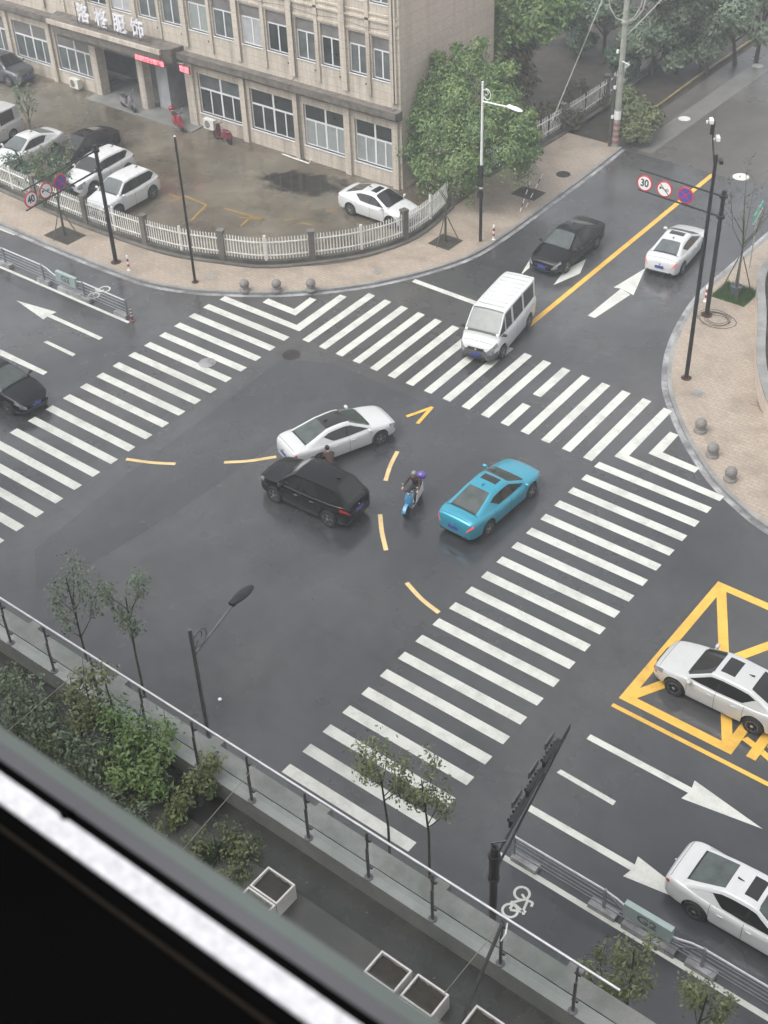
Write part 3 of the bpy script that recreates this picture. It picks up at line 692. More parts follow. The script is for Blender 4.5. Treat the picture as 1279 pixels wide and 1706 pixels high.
def car(name, label, cat, P, paint, loc, ang, roof=None, sunroof=False, glass='glass_dark', wglass=None, seams=True, pillars=None, lit=False, group=None, plate=True, bumper=None, rear_dark=True):
    r = empty(name, label, cat, loc, Rd(ang), group)
    L, W, H, base = P['L'], P['W'], P['H'], P['base']; hb = base/2
    xF = hb+P['fo']; xR = xF-L; zb = .20; rw = P['rw']; ra = rw+.07
    suv = P['H'] > 1.6
    top = [(xR, P['tail']-.28), (xR+.04, P['tail']-.10), (xR+.12, P['tail']), (xR+.3, P['deck']), (P['xr0'], P['deck']-.005), (P['xr0']+.6, P['belt']+.03), (0, P['belt']-.02), (P['xw0']-.3, P['hood']-.02), (P['xw0'], P['hood']), (xF-.75, lerp(P['hood'], P['nose'], .38)), (xF-.28, P['nose']+.04), (xF-.10, P['nose']-.05), (xF-.03, P['nose']-.15), (xF, P['nose']-.24)]
    wid = [(xR, .64), (xR+.04, .75), (xR+.10, .83), (xR+.22, .895), (xR+.45, .95), (xR+.9, .985), (-.6, 1), (.8, 1), (xF-.9, .98), (xF-.5, .93), (xF-.27, .87), (xF-.13, .80), (xF-.05, .71), (xF, .58)]
    bot = [(xR, .42), (xR+.06, .30), (xR+.25, .24), (-hb+.3, zb), (hb-.3, zb), (xF-.3, .22), (xF-.06, .26), (xF, .36)]
    def arch(x):
        z = 0
        for xw in (-hb, hb):
            if abs(x-xw) < ra: z = max(z, math.sqrt(ra*ra-(x-xw)**2)+rw)
        return z
    xs = set()
    n = 44
    for i in range(n+1): xs.add(round(xR+L*i/n, 3))
    for d in (0, .02, .05, .09, .14): xs.add(round(xF-d, 3)); xs.add(round(xR+d, 3))
    for xw in (-hb, hb):
        for i in range(-8, 9): xs.add(round(xw+ra*sin(i*pi/16), 3))
    doors = (hb-.42, -.02, -hb+.38) if seams else ()
    for d in doors: xs.add(round(d, 3)); xs.add(round(d+.014, 3))
    pl_ = (xF-.24, xR+.16, xw0_+.12) if 0 else (xF-.25, xR+.17)
    for d in pl_: xs.add(round(d, 3)); xs.add(round(d+.016, 3))
    xs = sorted(xs)
    paintb, dark, head, tail_, grey = MB(), MB(), MB(), MB(), MB()
    def ring(x):
        w_ = W/2*prof(wid, x); zt = prof(top, x); b0 = prof(bot, x); az = arch(x); lo = max(b0, az)
        t = lambda z, k: max(z, lo+.008*k)
        zz = [(0, lo if az else b0), (w_*.86, lo if az else b0), (w_*.95, t(b0+.05, 1)), (w_*.985, t(b0+.15, 2)), (w_*.982, t(lerp(b0, zt, .50), 3)), (w_*1.0, t(lerp(b0, zt, .78), 4)), (w_*.965, zt-.075), (w_*.925, zt-.02), (w_*.86, zt+.005), (w_*.60, zt+.035), (w_*.3, zt+.05), (0, zt+.055)]
        return zz
    R_ = [ring(x) for x in xs]; nr = len(R_[0])
    full = [[(x, -y, z) for y, z in rg]+[(x, y, z) for y, z in rg[::-1][1:]] for x, rg in zip(xs, R_)]
    nf = len(full[0])
    for i in range(len(xs)-1):
        xm = (xs[i]+xs[i+1])/2
        for j in range(nf-1):
            jj = j if j < nr-1 else nf-2-j
            q = [full[i][j], full[i+1][j], full[i+1][j+1], full[i][j+1]]
            tgt = paintb
            if jj == 0: tgt = dark
            elif jj == 1 and arch(xm): tgt = dark
            elif seams and 2 <= jj <= 7 and any(abs(xm-(d+.007)) < .006 for d in doors): tgt = dark
            elif jj == 1: tgt = dark
            elif jj >= 8 and any(abs(xm-(d+.008)) < .007 for d in pl_): tgt = dark
            if 4 <= jj <= 6 and xm > xF-.42 and not arch(xm):
                if prof(top, xm)*.98 > .5: tgt = head if jj == 5 or (jj == 4 and xm > xF-.2) or (jj==6) else tgt
            if 4 <= jj <= 5 and xm < xR+.26 and not (jj == 4 and xm < xR+.03): tgt = tail_ if jj == 5 else tgt
            if bumper and xm > xF-.5 and jj <= 3: tgt = grey
            tgt.add(q, [(0, 1, 2, 3)])
    for ri, rev in ((0, False), (-1, True)):
        rg = full[ri]; c = (rg[0][0], 0, sum(p[2] for p in rg)/nf)
        for j in range(nf-1): (paintb if not (bumper and ri == -1) else grey).add([rg[j], rg[j+1], c], [(0, 1, 2) if not rev else (2, 1, 0)])
        (paintb).add([rg[nf-1], rg[0], c], [(0, 1, 2) if not rev else (2, 1, 0)])
    # greenhouse
    xw0, xw1, xr1, xr0 = P['xw0'], P['xw1'], P['xr1'], P['xr0']
    roofp = [(xr0, prof(top, xr0)+.03), (xr1-.12, H-.085), (xr1, H-.045), (lerp(xr1, xw1, .4), H-.012), (lerp(xr1, xw1, .75), H-.006), (xw1, H-.045), (xw1+.10, H-.095), (xw0, prof(top, xw0)+.03)]
    gx_ = set(); m_ = 40
    for i in range(m_+1): gx_.add(round(lerp(xr0, xw0, i/m_), 3))
    pil = pillars or [(-.06, .03, 0)]
    for a, b_, _ in pil: gx_.add(round(a, 3)); gx_.add(round(b_, 3))
    sr = (lerp(xw1, xr1, .12), lerp(xw1, xr1, .50))
    for v in (xw1, xr1, sr[0], sr[1], xw0-.06, xr0+.06): gx_.add(round(v, 3))
    gxs = sorted(gx_)
    wind, rearg, sideg, roofm, srm = MB(), MB(), MB(), MB(), MB()
    G = []
    for x in gxs:
        zt = prof(roofp, x); zl = prof(top, x)-.03; k = min(1, max(0, (zt-zl)/(H-P['belt'])))
        wb = W/2*.915*prof(wid, x)/1.0; wtp = lerp(wb, W/2*P['wt']*min(1, prof(wid, x)+.02), k)
        wtp *= 1-(.11*min(1, max(0, -x)/2.0)**2+.05*min(1, max(0, x)/1.2)**2 if P['H'] < 1.8 else .0)
        ye = wtp; h = zt-zl
        y1 = lerp(wb, ye, min(.5, .07/max(h, .01))); y2 = lerp(wb, ye, max(.5, 1-.085/max(h, .01)))
        lo_ = min(h*.5, .07); hi_ = max(h*.5, h-.085)
        if P['H'] < 1.8: lo_ = min(hi_-.004, lo_+max(0, xr1+(.12 if not suv else .05)-x)*(.62 if not suv else .5))
        y1 = lerp(wb, ye, lo_/max(h, .01))
        G.append([(wb, zl), (y1, zl+lo_), (y2, zl+max(h*.5, h-.085)), (ye, zt-.012), (ye-.05, zt+.012), (ye-.13, zt+.022), (ye*.62, zt+.034), (0, zt+.046)])
    gn = len(G[0])
    gf = [[(x, -y, z) for y, z in rg]+[(x, y, z) for y, z in rg[::-1][1:]] for x, rg in zip(gxs, G)]
    gnf = len(gf[0])
    for i in range(len(gxs)-1):
        xm = (gxs[i]+gxs[i+1])/2
        for j in range(gnf-1):
            jj = j if j < gn-1 else gnf-2-j
            q = [gf[i][j], gf[i+1][j], gf[i+1][j+1], gf[i][j+1]]; hgt = prof(roofp, xm)-prof(top, xm)
            tgt = paintb
            if jj == 1 and hgt > .11:
                tgt = sideg
                for a, b_, kd in pil:
                    if a < xm < b_: tgt = dark if kd == 0 else paintb
                if xm < xr0+.25: tgt = paintb
            if jj == 4 and xw1+.03 < xm < xw0-.03: tgt = wind
            if jj >= 5:
                if xw1 < xm < xw0-.03: tgt = wind
                elif xr0+.03 < xm < xr1: tgt = rearg
                elif xm >= xw0-.03 or xm <= xr0+.03: tgt = dark
                elif roof: tgt = roofm
                if sunroof and sr[1] < xm < sr[0] and jj >= 6 and not roof: tgt = srm
            tgt.add(q, [(0, 1, 2, 3)])
    if P is VAN:
        for k in range(9): paintb.cbox((.7-k*.36, 0, H+.036), (.05, 1.2, .022))
    bd = paintb.weld().build('body', paint, r, smooth=38)
    dark.weld().build('underside', 'black_trim', r); head.islands('headlight', 'lamp_clear', r, smooth=30); tail_.islands('taillight', 'lamp_lit' if lit else 'lamp_red', r, smooth=30)
    if bumper: grey.weld().build('bumper', bumper, r, smooth=38)
    wind.weld().build('windscreen', wglass or glass, r, smooth=40); rearg.weld().build('rear_window', wglass or glass, r, smooth=40); sideg.islands('side_window', glass, r, smooth=40)
    if roof: roofm.weld().build('roof', roof, r, smooth=40)
    if sunroof and not roof: srm.weld().build('sunroof', 'glass_dark', r, smooth=40)
    # wheels
    for xw in (-hb, hb):
        for s in (-1, 1):
            yo = s*(W/2-.11)
            t = MB(); t.lathe((0,0,0), [(rw*.62,-.1),(rw*.94,-.105),(rw,-.075),(rw,.075),(rw*.94,.105),(rw*.62,.1)], 26, 'Y'); wt = t.build('wheel', 'tyre', r, smooth=40, loc=(xw, yo, rw))
            q = MB(); q.lathe((0,s*.02,0), [(rw*.66,0),(rw*.66,s*.078),(rw*.60,s*.082),(rw*.56,s*.03),(.001,s*.03)], 26, 'Y')
            for k in range(5):
                a = k*2*pi/5+.3; q.cbox((cos(a)*rw*.32, s*.085, sin(a)*rw*.32), (rw*.56,.03,.075), 0, 0, -a)
            q.lathe((0,s*.02,0), [(.055,s*.03),(.055,s*.085),(.03,s*.09)], 12, 'Y')
            q.build('rim', 'rim', wt, smooth=30)
    # mirrors, handles, plates, details
    for s in (-1, 1):
        mm = MB(); mm.ball((xw0-.22, s*(W/2+.07), prof(top, xw0-.2)+.07), .1, 10, 6, (.75,1.15,.72)); mm.tube([(xw0-.2, s*(W/2-.08), prof(top, xw0-.2)-.01),(xw0-.21, s*(W/2+.05), prof(top, xw0-.2)+.04)], .025, 6)
        mm.build('door_mirror', paint if paint != 'paint_black' and P is not VAN else 'black_trim', r, smooth=60)
        for xd in (.16, -hb+.72 if seams else -1.0):
            hm = MB(); hm.cbox((xd, s*(W/2+.004), P['belt']-.16), (.17,.03,.03)); hm.build('door_handle', paint if 'white' in paint or 'blue' in paint else 'chrome', r)
    gr = MB(); gr.cbox((xF-.035, 0, P['nose']-.20), (.09, W*.40, .12)); gr.cbox((xF-.005, 0, .36), (.09, W*.5, .10)); gr.build('grille', 'black_trim', r)
    em = MB(); em.lathe((xF+.012, 0, P['nose']-.2), [(.05,0),(.05,.012),(.03,.015)], 14, 'X'); em.lathe((xR-.008, 0, P['tail']-.17), [(.045,.01),(.045,-.006),(.02,-.008)], 14, 'X'); em.build('badge', 'chrome', r)
    if plate:
        pl = MB(); pl.cbox((xF+.022, 0, .50), (.02,.44,.14)); pl.build('licence_plate', 'plate_blue', r)
        pl = MB(); pl.cbox((xR-.012, 0, P['tail']-.33), (.02,.44,.14)); pl.build('licence_plate', 'plate_blue', r)
    if P['H'] < 1.8:
        an = MB(); an.add([(xr1+.15,-.02,H+.02),(xr1+.15,.02,H+.02),(xr1+.33,.015,H+.035),(xr1+.33,-.015,H+.035),(xr1+.13,0,H+.10)], [(0,1,4),(1,2,4),(2,3,4),(3,0,4)]); an.build('aerial', 'black_trim' if 'white' in paint else paint, r)
    wp = MB()
    for s, x0 in ((.12, .04), (-.42, .04)):
        wp.tube([(xw0-.01, s, prof(top, xw0)+.075), (lerp(xw0, xw1, .12), s+.5, lerp(prof(top, xw0), H, .12)+.055)], .012, 4)
    wp.build('wiper', 'black_trim', r)
    return r
car('sedan', 'bright turquoise blue sedan with a dark sunroof driving away in the middle of the junction', 'car', SEDAN, 'paint_blue', (-17.0,-5.87,0), 88.5, sunroof=True, lit=True, wglass='glass_green')
car('sedan', 'white sedan with a black glass roof, its tail touching the black crossover', 'car', dict(SEDAN, L=4.9, base=2.82, H=1.45), 'paint_white', (-24.3,-6.2,0), 68.6, roof='glass_dark', wglass='glass_green')
car('crossover', 'black crossover stopped in the junction with its nose against the white sedan tail', 'car', SUV, 'paint_black', (-22.72,-9.62,0), -178, glass='glass_dark', roof=None)
car('sedan', 'white sedan with a grey sunroof standing on the yellow hatched box', 'car', dict(SEDAN, L=4.85, base=2.74, xr1=-1.0, xr0=-1.95, xw1=.28, wt=.66), 'paint_white_warm', (-5.4,-9.5,0), 180, sunroof=True)
car('sedan', 'white sedan driving out of the lower right corner beside the metal railing', 'car', SEDAN, 'paint_white', (-.93,-16.55,0), 0, sunroof=True, wglass='glass_green')
car('minivan', 'white minivan with grey bumper and dirty roof crossing the far zebra stripes', 'van', VAN, 'paint_white', (-23.72,4.35,0), -80, pillars=[(1.02,1.12,1),(.22,.42,1),(-.95,-.78,1),(-2.3,-2.1,1)], bumper='dark_grey_metal', wglass='glass_green', glass='glass_dark')
car('sedan', 'black sedan waiting behind the white minivan on the side road', 'car', dict(SEDAN, L=4.95, W=1.85, base=2.9, H=1.48), 'paint_black', (-25.27,12.66,0), -88.6, wglass='glass_green')
car('sedan', 'white sedan with red tail lights driving away up the side road past the arrow', 'car', dict(SEDAN, L=4.63, H=1.42, xr1=-.92, xr0=-1.72, wt=.65, nose=.72), 'paint_white', (-20.71,15.55,0), 97, sunroof=True, lit=True, wglass='pane_grey')
car('sedan', 'black sedan nosing into the left edge at the left zebra crossing', 'car', dict(SEDAN, L=4.7), 'paint_black', (-38.72,-11.95,0), 0, wglass='glass_green')
car('sedan', 'white sedan with a black sunroof parked in the yard behind the picket fence corner', 'car', dict(SEDAN, L=4.65, base=2.7), 'paint_white', (-35.5,10.65,.13), -.5, sunroof=True)
car('crossover', 'white crossover parked in the yard next to the fence, nearest to the building door', 'car', SUV, 'paint_white', (-47.85,3.8,.13), -87, wglass='pane_grey')
car('crossover', 'white crossover with dark windscreen parked left of another white one in the yard', 'car', dict(SUV, H=1.6), 'paint_white', (-51.1,5.0,.13), -87)
car('sedan', 'black car parked between two white cars in the yard', 'car', SEDAN, 'paint_black', (-54.3,6.6,.13), -87)
car('sedan', 'white car in the yard mostly hidden behind the dark low tree', 'car', SEDAN, 'paint_white', (-56.9,4.6,.13), -87, wglass='pane_grey')
car('minibus', 'silver minibus cut by the left edge of the photo in the yard', 'van', MINI, 'paint_silver', (-60.5,4.6,.13), -84, pillars=[(.7,.85,1),(-.55,-.4,1),(-1.9,-1.7,1)])
car('people_carrier', 'dark grey people carrier parked at the factory wall in the upper left corner', 'car', dict(SUV, L=4.7), 'paint_grey', (-68.15,12.1,.13), 3)

# ------------------------------------------------------------ scooters
def scooter(label, loc, ang, body, seat='seat_black', box=None, wheel_r=.24, cat='scooter', name='parked_scooter', accent=None, shield=None, lean=0):
    r = empty(name, label, cat, loc, Rd(ang)); r.rotation_euler.x = Rd(lean)
    wb = .62
    for x in (-wb, wb):
        t = MB(); t.lathe((0,0,0), [(wheel_r*.6,-.045),(wheel_r*.9,-.055),(wheel_r,-.025),(wheel_r,.025),(wheel_r*.9,.055),(wheel_r*.6,.045)], 20, 'Y'); wv = t.build('wheel', 'tyre', r, smooth=40, loc=(x,0,wheel_r))
        q = MB(); q.lathe((0,0,0), [(wheel_r*.6,-.04),(wheel_r*.55,-.02),(wheel_r*.55,.02),(wheel_r*.6,.04)], 16, 'Y'); q.build('rim', 'rim', wv)
    b_ = MB()   # rear cowl, floorboard
    pr = [(-.86,.66,.06),(-.70,.70,.13),(-.40,.70,.16),(-.12,.64,.14),(-.05,.34,.13)]
    vs = []
    for x, z, hw in pr: vs += [(x,-hw,z),(x,hw,z),(x,hw*1.15,max(z-.30,.26)),(x,-hw*1.15,max(z-.30,.26))]
    fs = []
    for i in range(len(pr)-1):
        for k in range(4): fs.append((i*4+k, (i+1)*4+k, (i+1)*4+(k+1) % 4, i*4+(k+1) % 4))
    fs += [(0,1,2,3), tuple(len(pr)*4-4+k for k in (3,2,1,0))]
    b_.add(vs, fs); b_.cbox((.12,0,.29), (.46,.27,.07)); b_.build('rear_cowl', body, r, smooth=40)
    s_ = MB(); s_.ball((-.42,0,.755), .2, 12, 8, (1.9,.72,.34)); s_.build('seat', seat, r, smooth=60)
    f_ = MB(); pr = [(.30,.30,.10),(.36,.45,.17),(.40,.66,.19),(.36,.86,.15),(.33,.97,.10)]
    vs = []
    for x, z, hw in pr: vs += [(x,-hw,z),(x,hw,z),(x+.10,hw*.75,z-.01),(x+.17,0,z-.02),(x+.10,-hw*.75,z-.01)]
    fs = []
    for i in range(len(pr)-1):
        for k in range(5): fs.append((i*5+k, i*5+(k+1) % 5, (i+1)*5+(k+1) % 5, (i+1)*5+k))
    fs += [(4,3,2,1,0), tuple(len(pr)*5-5+k for k in range(5))]
    f_.add(vs, fs); f_.build('leg_shield', shield or body, r, smooth=35)
    g_ = MB()
    for a in range(9):
        t = Rd(20+a*17)
        if a < 8: g_.cbox((wb+cos(t+.15)*(wheel_r+.03), 0, wheel_r+sin(t+.15)*(wheel_r+.03)), (.03,.14,.11), 0, 0, -(t+.15))
    g_.build('mudguard', accent or body, r)
    k_ = MB(); k_.tube([(wb,.0,wheel_r),(.42,0,.85),(.36,0,1.0)], .03, 6); k_.tube([(.24,-.33,1.02),(.34,-.14,1.0),(.34,.14,1.0),(.24,.33,1.02)], .018, 6); k_.build('handlebar', 'black_metal', r)
    h_ = MB(); h_.ball((.43,0,.95), .085, 10, 6, (.6,1.1,.8)); h_.build('headlight', 'lamp_clear', r, smooth=60)
    for s in (-1, 1):
        mi = MB(); mi.tube([(.3,s*.2,1.02),(.27,s*.3,1.2)], .008, 5); mi.ball((.27,s*.31,1.23), .055, 8, 6, (.4,1,.75)); mi.build('mirror', 'chrome', r)
    tl = MB(); tl.cbox((-.875,0,.6), (.03,.12,.06)); tl.build('taillight', 'lamp_red', r)
    if box: bx = MB(); bx.ball((-.86,0,.95), .19, 14, 8, (.95,1.05,.85)); bx.build('top_box', box, r, smooth=50)
    st = MB(); st.tube([(-.1,.08,.3),(-.16,.2,.02)], .014, 5); st.build('stand', 'black_metal', r)
    return r
scooter('bright red scooter with a red top box beside the factory entrance', (-52.75,12.75,.14), -25, 'scooter_red', box='scooter_red', wheel_r=.26)
scooter('dark maroon scooter parked by the wall right of an air conditioner', (-49.1,12.85,.14), 172, 'scooter_maroon', box=None, seat='scooter_maroon')
scooter('grey and black scooter parked on the pale doorstep in front of the entrance pier', (-57.3,12.95,.21), -12, 'scooter_grey', wheel_r=.25)
mp = scooter('blue and white electric moped ridden by a person in the middle of the junction', (-19.45,-7.65,0), -76, 'white_plastic', box='purple', accent='moped_blue', shield='moped_blue', cat='moped', name='moped', wheel_r=.27)

# ------------------------------------------------------------ people (skin modifier figures)
def skinned(name, mat, chains, root=0, parent=None, loc=None, sub=2, M=None):
    """chains: list of lists of (key, (x,y,z), radius); equal keys join"""
    idx = {}; vs = []; rs = []; es = []
    for ch in chains:
        prev = None
        for key, p, rad in ch:
            if key not in idx: idx[key] = len(vs); vs.append(p); rs.append(rad)
            i = idx[key]
            if prev is not None and prev != i: es.append((prev, i))
            prev = i
    me = bpy.data.meshes.new(name); me.from_pydata(vs, es, []); o = bpy.data.objects.new(name, me); COL.objects.link(o)
    sm = o.modifiers.new('s', 'SKIN'); sm.use_smooth_shade = True
    for i, sv in enumerate(me.skin_vertices[0].data):
        sv.radius = (rs[i], rs[i]) if not isinstance(rs[i], tuple) else rs[i]; sv.use_root = (i == root)
    ss = o.modifiers.new('u', 'SUBSURF'); ss.levels = sub; ss.render_levels = sub
    bpy.context.view_layer.update()
    me2 = bpy.data.meshes.new_from_object(o.evaluated_get(bpy.context.evaluated_depsgraph_get()))
    bpy.data.objects.remove(o); me2.materials.clear(); me2.materials.append(MATS[mat]); me2.name = name
    me2.polygons.foreach_set('use_smooth', [True]*len(me2.polygons))
    o = bpy.data.objects.new(name, me2); COL.objects.link(o)
    if parent: o.parent = parent
    return o
def limb(tag_, pts, rs, start=None):
    return ([start] if start else [])+[(f'{tag_}{i}', p, r) for i, (p, r) in enumerate(zip(pts, rs))]
def hand_chain(t, wrist, d, up_):
    """palm, four fingers and a thumb"""
    d = Vector(d).normalized(); side = d.cross(Vector(up_)).normalized(); n = side.cross(d)
    w0 = Vector(wrist); palm = w0+d*.05; out = [[(t+'w', tuple(w0), .024), (t+'p', tuple(palm), (.03,.018))]]
    for k, (off, ln) in enumerate(((-.03,.065),(-.01,.075),(.01,.07),(.03,.055))):
        a = palm+side*off+d*.03; b_ = a+d*ln*.5-n*.008; c = b_+d*ln*.28-n*.028
        out.append([(t+'p', tuple(palm), (.03,.018)), (f'{t}f{k}a', tuple(a), .0095), (f'{t}f{k}b', tuple(b_), .009), (f'{t}f{k}c', tuple(c), .008)])
    a = w0+d*.03-side*.035; b_ = a+d*.035-side*.012-n*.015
    out.append([(t+'p', tuple(palm), (.03,.018)), (t+'ta', tuple(a), .011), (t+'tb', tuple(b_), .009)])
    return out
def head(par, c, face, hairm, helmet=None):
    """face: unit horizontal-ish direction; head, nose, ears, eyes, hair"""
    f = Vector(face).normalized(); rt = f.cross(Vector((0,0,1))).normalized(); up_ = rt.cross(f)
    M = Matrix((rt, f, up_)).transposed().to_4x4(); M.translation = Vector(c)
    h_ = MB(); h_.ball((0,0,0), .1, 18, 12, (.78,.95,1.12)); h_.ball((0,.05,-.065), .055, 12, 8, (.9,.8,.9)); h_.ball((0,.1,-.01), .016, 8, 6, (.8,1,1.3))
    for s in (-1, 1): h_.ball((s*.078,0,0), .022, 8, 6, (.5,.8,1.2))
    h_.tube([(0,-.02,-.06),(0,-.04,-.17)], .05, 10)
    o = h_.build('head', 'skin', par, smooth=80); o.data.transform(M)
    e_ = MB()
    for s in (-1, 1): e_.ball((s*.03,.088,.008), .010, 8, 6)
    e_.tube([(-.02,.092,-.055),(.02,.092,-.055)], .005, 5)
    o = e_.build('eye', 'hair', par); o.data.transform(M)
    hr = MB(); hr.ball((0,-.018,.03), .108, 18, 12, (.84,.98,1.02)) if helmet is None else hr.ball((0,-.015,.04), .125, 18, 12, (.88,1.02,.95))
    o = hr.build('hair' if helmet is None else 'helmet', helmet or hairm, par, smooth=80); o.data.transform(M)
# rider: local frame +x = travel direction, sits at (-.28, 0, .8)
rd = empty('person', 'person in a brown top and grey helmet riding the blue moped', 'person', (-19.45,-7.65,0), Rd(-76))
hip = (-.30,0,.86)
body = [[('pel', hip, .145), ('wai', (-.29,0,1.02), .125), ('che', (-.22,0,1.22), (.165,.12)), ('nk', (-.17,0,1.38), .06)]]
for s, t in ((1,'l'), (-1,'r')):
    body.append([('che', (-.22,0,1.22), (.165,.12)), (t+'sh', (-.19,s*.19,1.31), .062), (t+'el', (.0,s*.29,1.10), .045), (t+'w', (.20,s*.30,1.06), .03)])
skinned('body', 'cloth_brown', body, parent=rd)
lg = [[('pel', hip, .14)]]
for s, t in ((1,'l'), (-1,'r')):
    lg.append([('pel', hip, .14), (t+'h', (-.22,s*.12,.83), .095), (t+'k', (.20,s*.17,.80), .065), (t+'c', (.19,s*.16,.58), .052), (t+'a', (.10,s*.13,.40), .036), (t+'f', (.24,s*.14,.355), .036)])
skinned('trousers', 'cloth_dark', lg, parent=rd)
for s, t in ((1,'l'), (-1,'r')):
    skinned('hand', 'skin', hand_chain(t, (.19,s*.30,1.065), (.9,s*.1,-.12), (0,0,1)), parent=rd)
head(rd, (-.14,0,1.50), (1,0,-.15), 'hair', helmet='helmet_grey')
# crouching person beside the white sedan rear wheel, facing the wheel
cx, cy = a2(551,784); cp_ = empty('person', 'person with dark hair crouching at the rear wheel of the white sedan', 'person', (cx, cy, 0), Rd(150))
hip = (-.10,0,.34)
body = [[('pel', hip, .15), ('wai', (.0,0,.50), .13), ('che', (.14,0,.68), (.17,.125)), ('nk', (.22,0,.80), .06)]]
for s, t in ((1,'l'), (-1,'r')):
    body.append([('che', (.14,0,.68), (.17,.125)), (t+'sh', (.16,s*.19,.74), .062), (t+'el', (.30,s*.26,.52), .046)])
skinned('body', 'cloth_brown', body, parent=cp_)
for s, t in ((1,'l'), (-1,'r')):
    skinned('hand', 'skin', [[(t+'e', (.29,s*.26,.53), .045), (t+'w', (.47,s*.13,.50), .028)]]+hand_chain(t, (.47,s*.13,.50), (.8,-s*.25,-.2), (0,0,1)), parent=cp_)
lg = [[('pel', hip, .145)]]
for s, t in ((1,'l'), (-1,'r')):
    lg.append([('pel', hip, .145), (t+'h', (-.02,s*.12,.34), .1), (t+'k', (.34,s*.20,.47), .07), (t+'c', (.22,s*.19,.28), .056), (t+'a', (.06,s*.17,.09), .04), (t+'f', (.27,s*.18,.04), .038)])
skinned('trousers', 'cloth_dark', lg, parent=cp_)
head(cp_, (.28,0,.93), (1,0,-.35), 'hair')

# ------------------------------------------------------------ vegetation
def atY(px, py, Y):
    d = RIGHT*((px-639.5)/FPX) + UP*(-(py-853)/FPX) + FWD
    return CAM + d*((Y-CAM.y)/d.y)
def leaves(mb, centers, n, size, rng, hollow=.55, flat_=.75, drape=0):
    tot = sum(c[3]**2 for c in centers)
    for c in centers:
        k = int(n*c[3]**2/tot)
        for _ in range(k):
            u = rng.uniform(-1, 1); a = rng.uniform(0, 2*pi); q = math.sqrt(1-u*u)
            rr = c[3]*(hollow+(1-hollow)*rng.random()**.6)*(1+.24*sin(a*3+c[0]*5)*cos(u*4+c[1]*3)+.16*sin(a*7+u*9))
            p = Vector((c[0]+rr*q*cos(a), c[1]+rr*q*sin(a), c[2]+rr*u*(c[4] if len(c) > 4 else flat_)))
            if drape and rng.random() < .35: p.z -= rng.random()**2*drape
            if p.z < .15 and c[2] < 12: p.z = .15+rng.random()*.3
            nrm = Vector((q*cos(a)+rng.gauss(0,.5), q*sin(a)+rng.gauss(0,.5), abs(u)+.5+rng.gauss(0,.4))).normalized()
            t = nrm.orthogonal().normalized(); b_ = nrm.cross(t); th = rng.uniform(0, 2*pi)
            d1 = (t*cos(th)+b_*sin(th)); d2 = nrm.cross(d1); s = size*rng.uniform(.6, 1.35)
            mb.v += [tuple(p-d1*s), tuple(p+d2*s*.45-d1*s*.1), tuple(p+d1*s*.9), tuple(p-d2*s*.45-d1*s*.1)]
            o = len(mb.v)-4; mb.f.append((o, o+1, o+2, o+3)); mb.mi.append(0)
def big_tree(label, base, centers, n, size, mat, seed, tr=.22, drape=0, name='tree', bark='bark', hollow=.55, group=None):
    rng = random.Random(seed); r = empty(name, label, 'tree', (0,0,0), 0, group)
    cz = sum(c[2] for c in centers)/len(centers); cx = sum(c[0] for c in centers)/len(centers); cy = sum(c[1] for c in centers)/len(centers)
    t = MB(); b0 = Vector((base[0], base[1], base[2] if len(base) > 2 else 0)); mid = b0.lerp(Vector((cx, cy, cz)), .55)
    t.tube([b0, b0.lerp(mid, .5)+Vector((rng.uniform(-.1,.1), .05, 0)), mid], [tr*1.3, tr, tr*.7], 8)
    for c in centers[::max(1, len(centers)//9)]: t.tube([mid-Vector((0,0,.2)), mid.lerp(Vector(c[:3]), .5)+Vector((0,0,.2)), Vector(c[:3])], [tr*.5, tr*.3, tr*.12], 6)
    t.build('trunk', bark, r)
    l_ = MB(); leaves(l_, centers, n, size, rng, drape=drape, hollow=hollow); l_.build('crown', mat, r)
    return r
rng = random.Random(3)
cs = []
for (x, y, Y, rad) in [(782,100,15.6,.95),(745,120,15.2,1.0),(820,125,15.8,.95),(715,150,14.6,1.0),(765,160,14.0,1.2),(835,170,15.0,1.2),(700,190,13.9,1.0),(800,210,13.2,1.25),(740,215,12.8,1.25),(865,215,14.6,1.0),(690,240,13.5,1.0),(850,250,13.4,.9),(770,265,12.2,1.1),(715,275,12.8,.95),(868,268,14.2,.6),(800,270,12.6,.8),(740,280,12.6,.6),(690,270,13.8,.6),(755,140,14.6,.9),(675,215,14.2,.6),(880,250,14.6,.7),(668,190,14.6,.4),(730,95,15.4,.45),(800,72,15.8,.5),(850,112,16,.5),(882,190,15.4,.5),(690,140,14.9,.45),(760,78,15.8,.4),(668,250,14,.4),(893,225,15,.4),(705,300,13.6,.45),(780,305,12.6,.45)]:
    p = atY(x, y, Y+1.2); cs.append((p.x, p.y, max(p.z, 1.3), rad))
big_tree('big bushy green tree hanging over the pavement beside the tiled building end', (-33.9,16.2), cs, 46000, .09, 'leaf_big', 11, .28, drape=1.3, hollow=.35)
cs = []
for i in range(12): cs.append((-36.0+.25*sin(i*2.1), 24.4+.25*cos(i*1.7), .6+i*.62, .85-.02*i, 1.0))
big_tree('tall column of dense ivy rising behind the big tree', (-36.0,24.4), cs, 9000, .15, 'leaf_brown', 12, .25)
cs = []
for (x, y, Y, rad) in [(850,20,24,1.5),(900,8,24.4,1.6),(935,10,25,1.1),(880,45,23.8,1.2),(860,-15,25,1.6),(910,-25,25,1.6),(905,50,24,.9),(840,60,23.6,.8),(820,90,23,.7)]:
    p = atY(x, y, Y); cs.append((p.x, p.y, p.z, rad))
big_tree('bright green leafy tree crown at the top beside the building end wall', (-36.8,25.0), cs, 15000, .15, 'leaf_big', 13, .2)
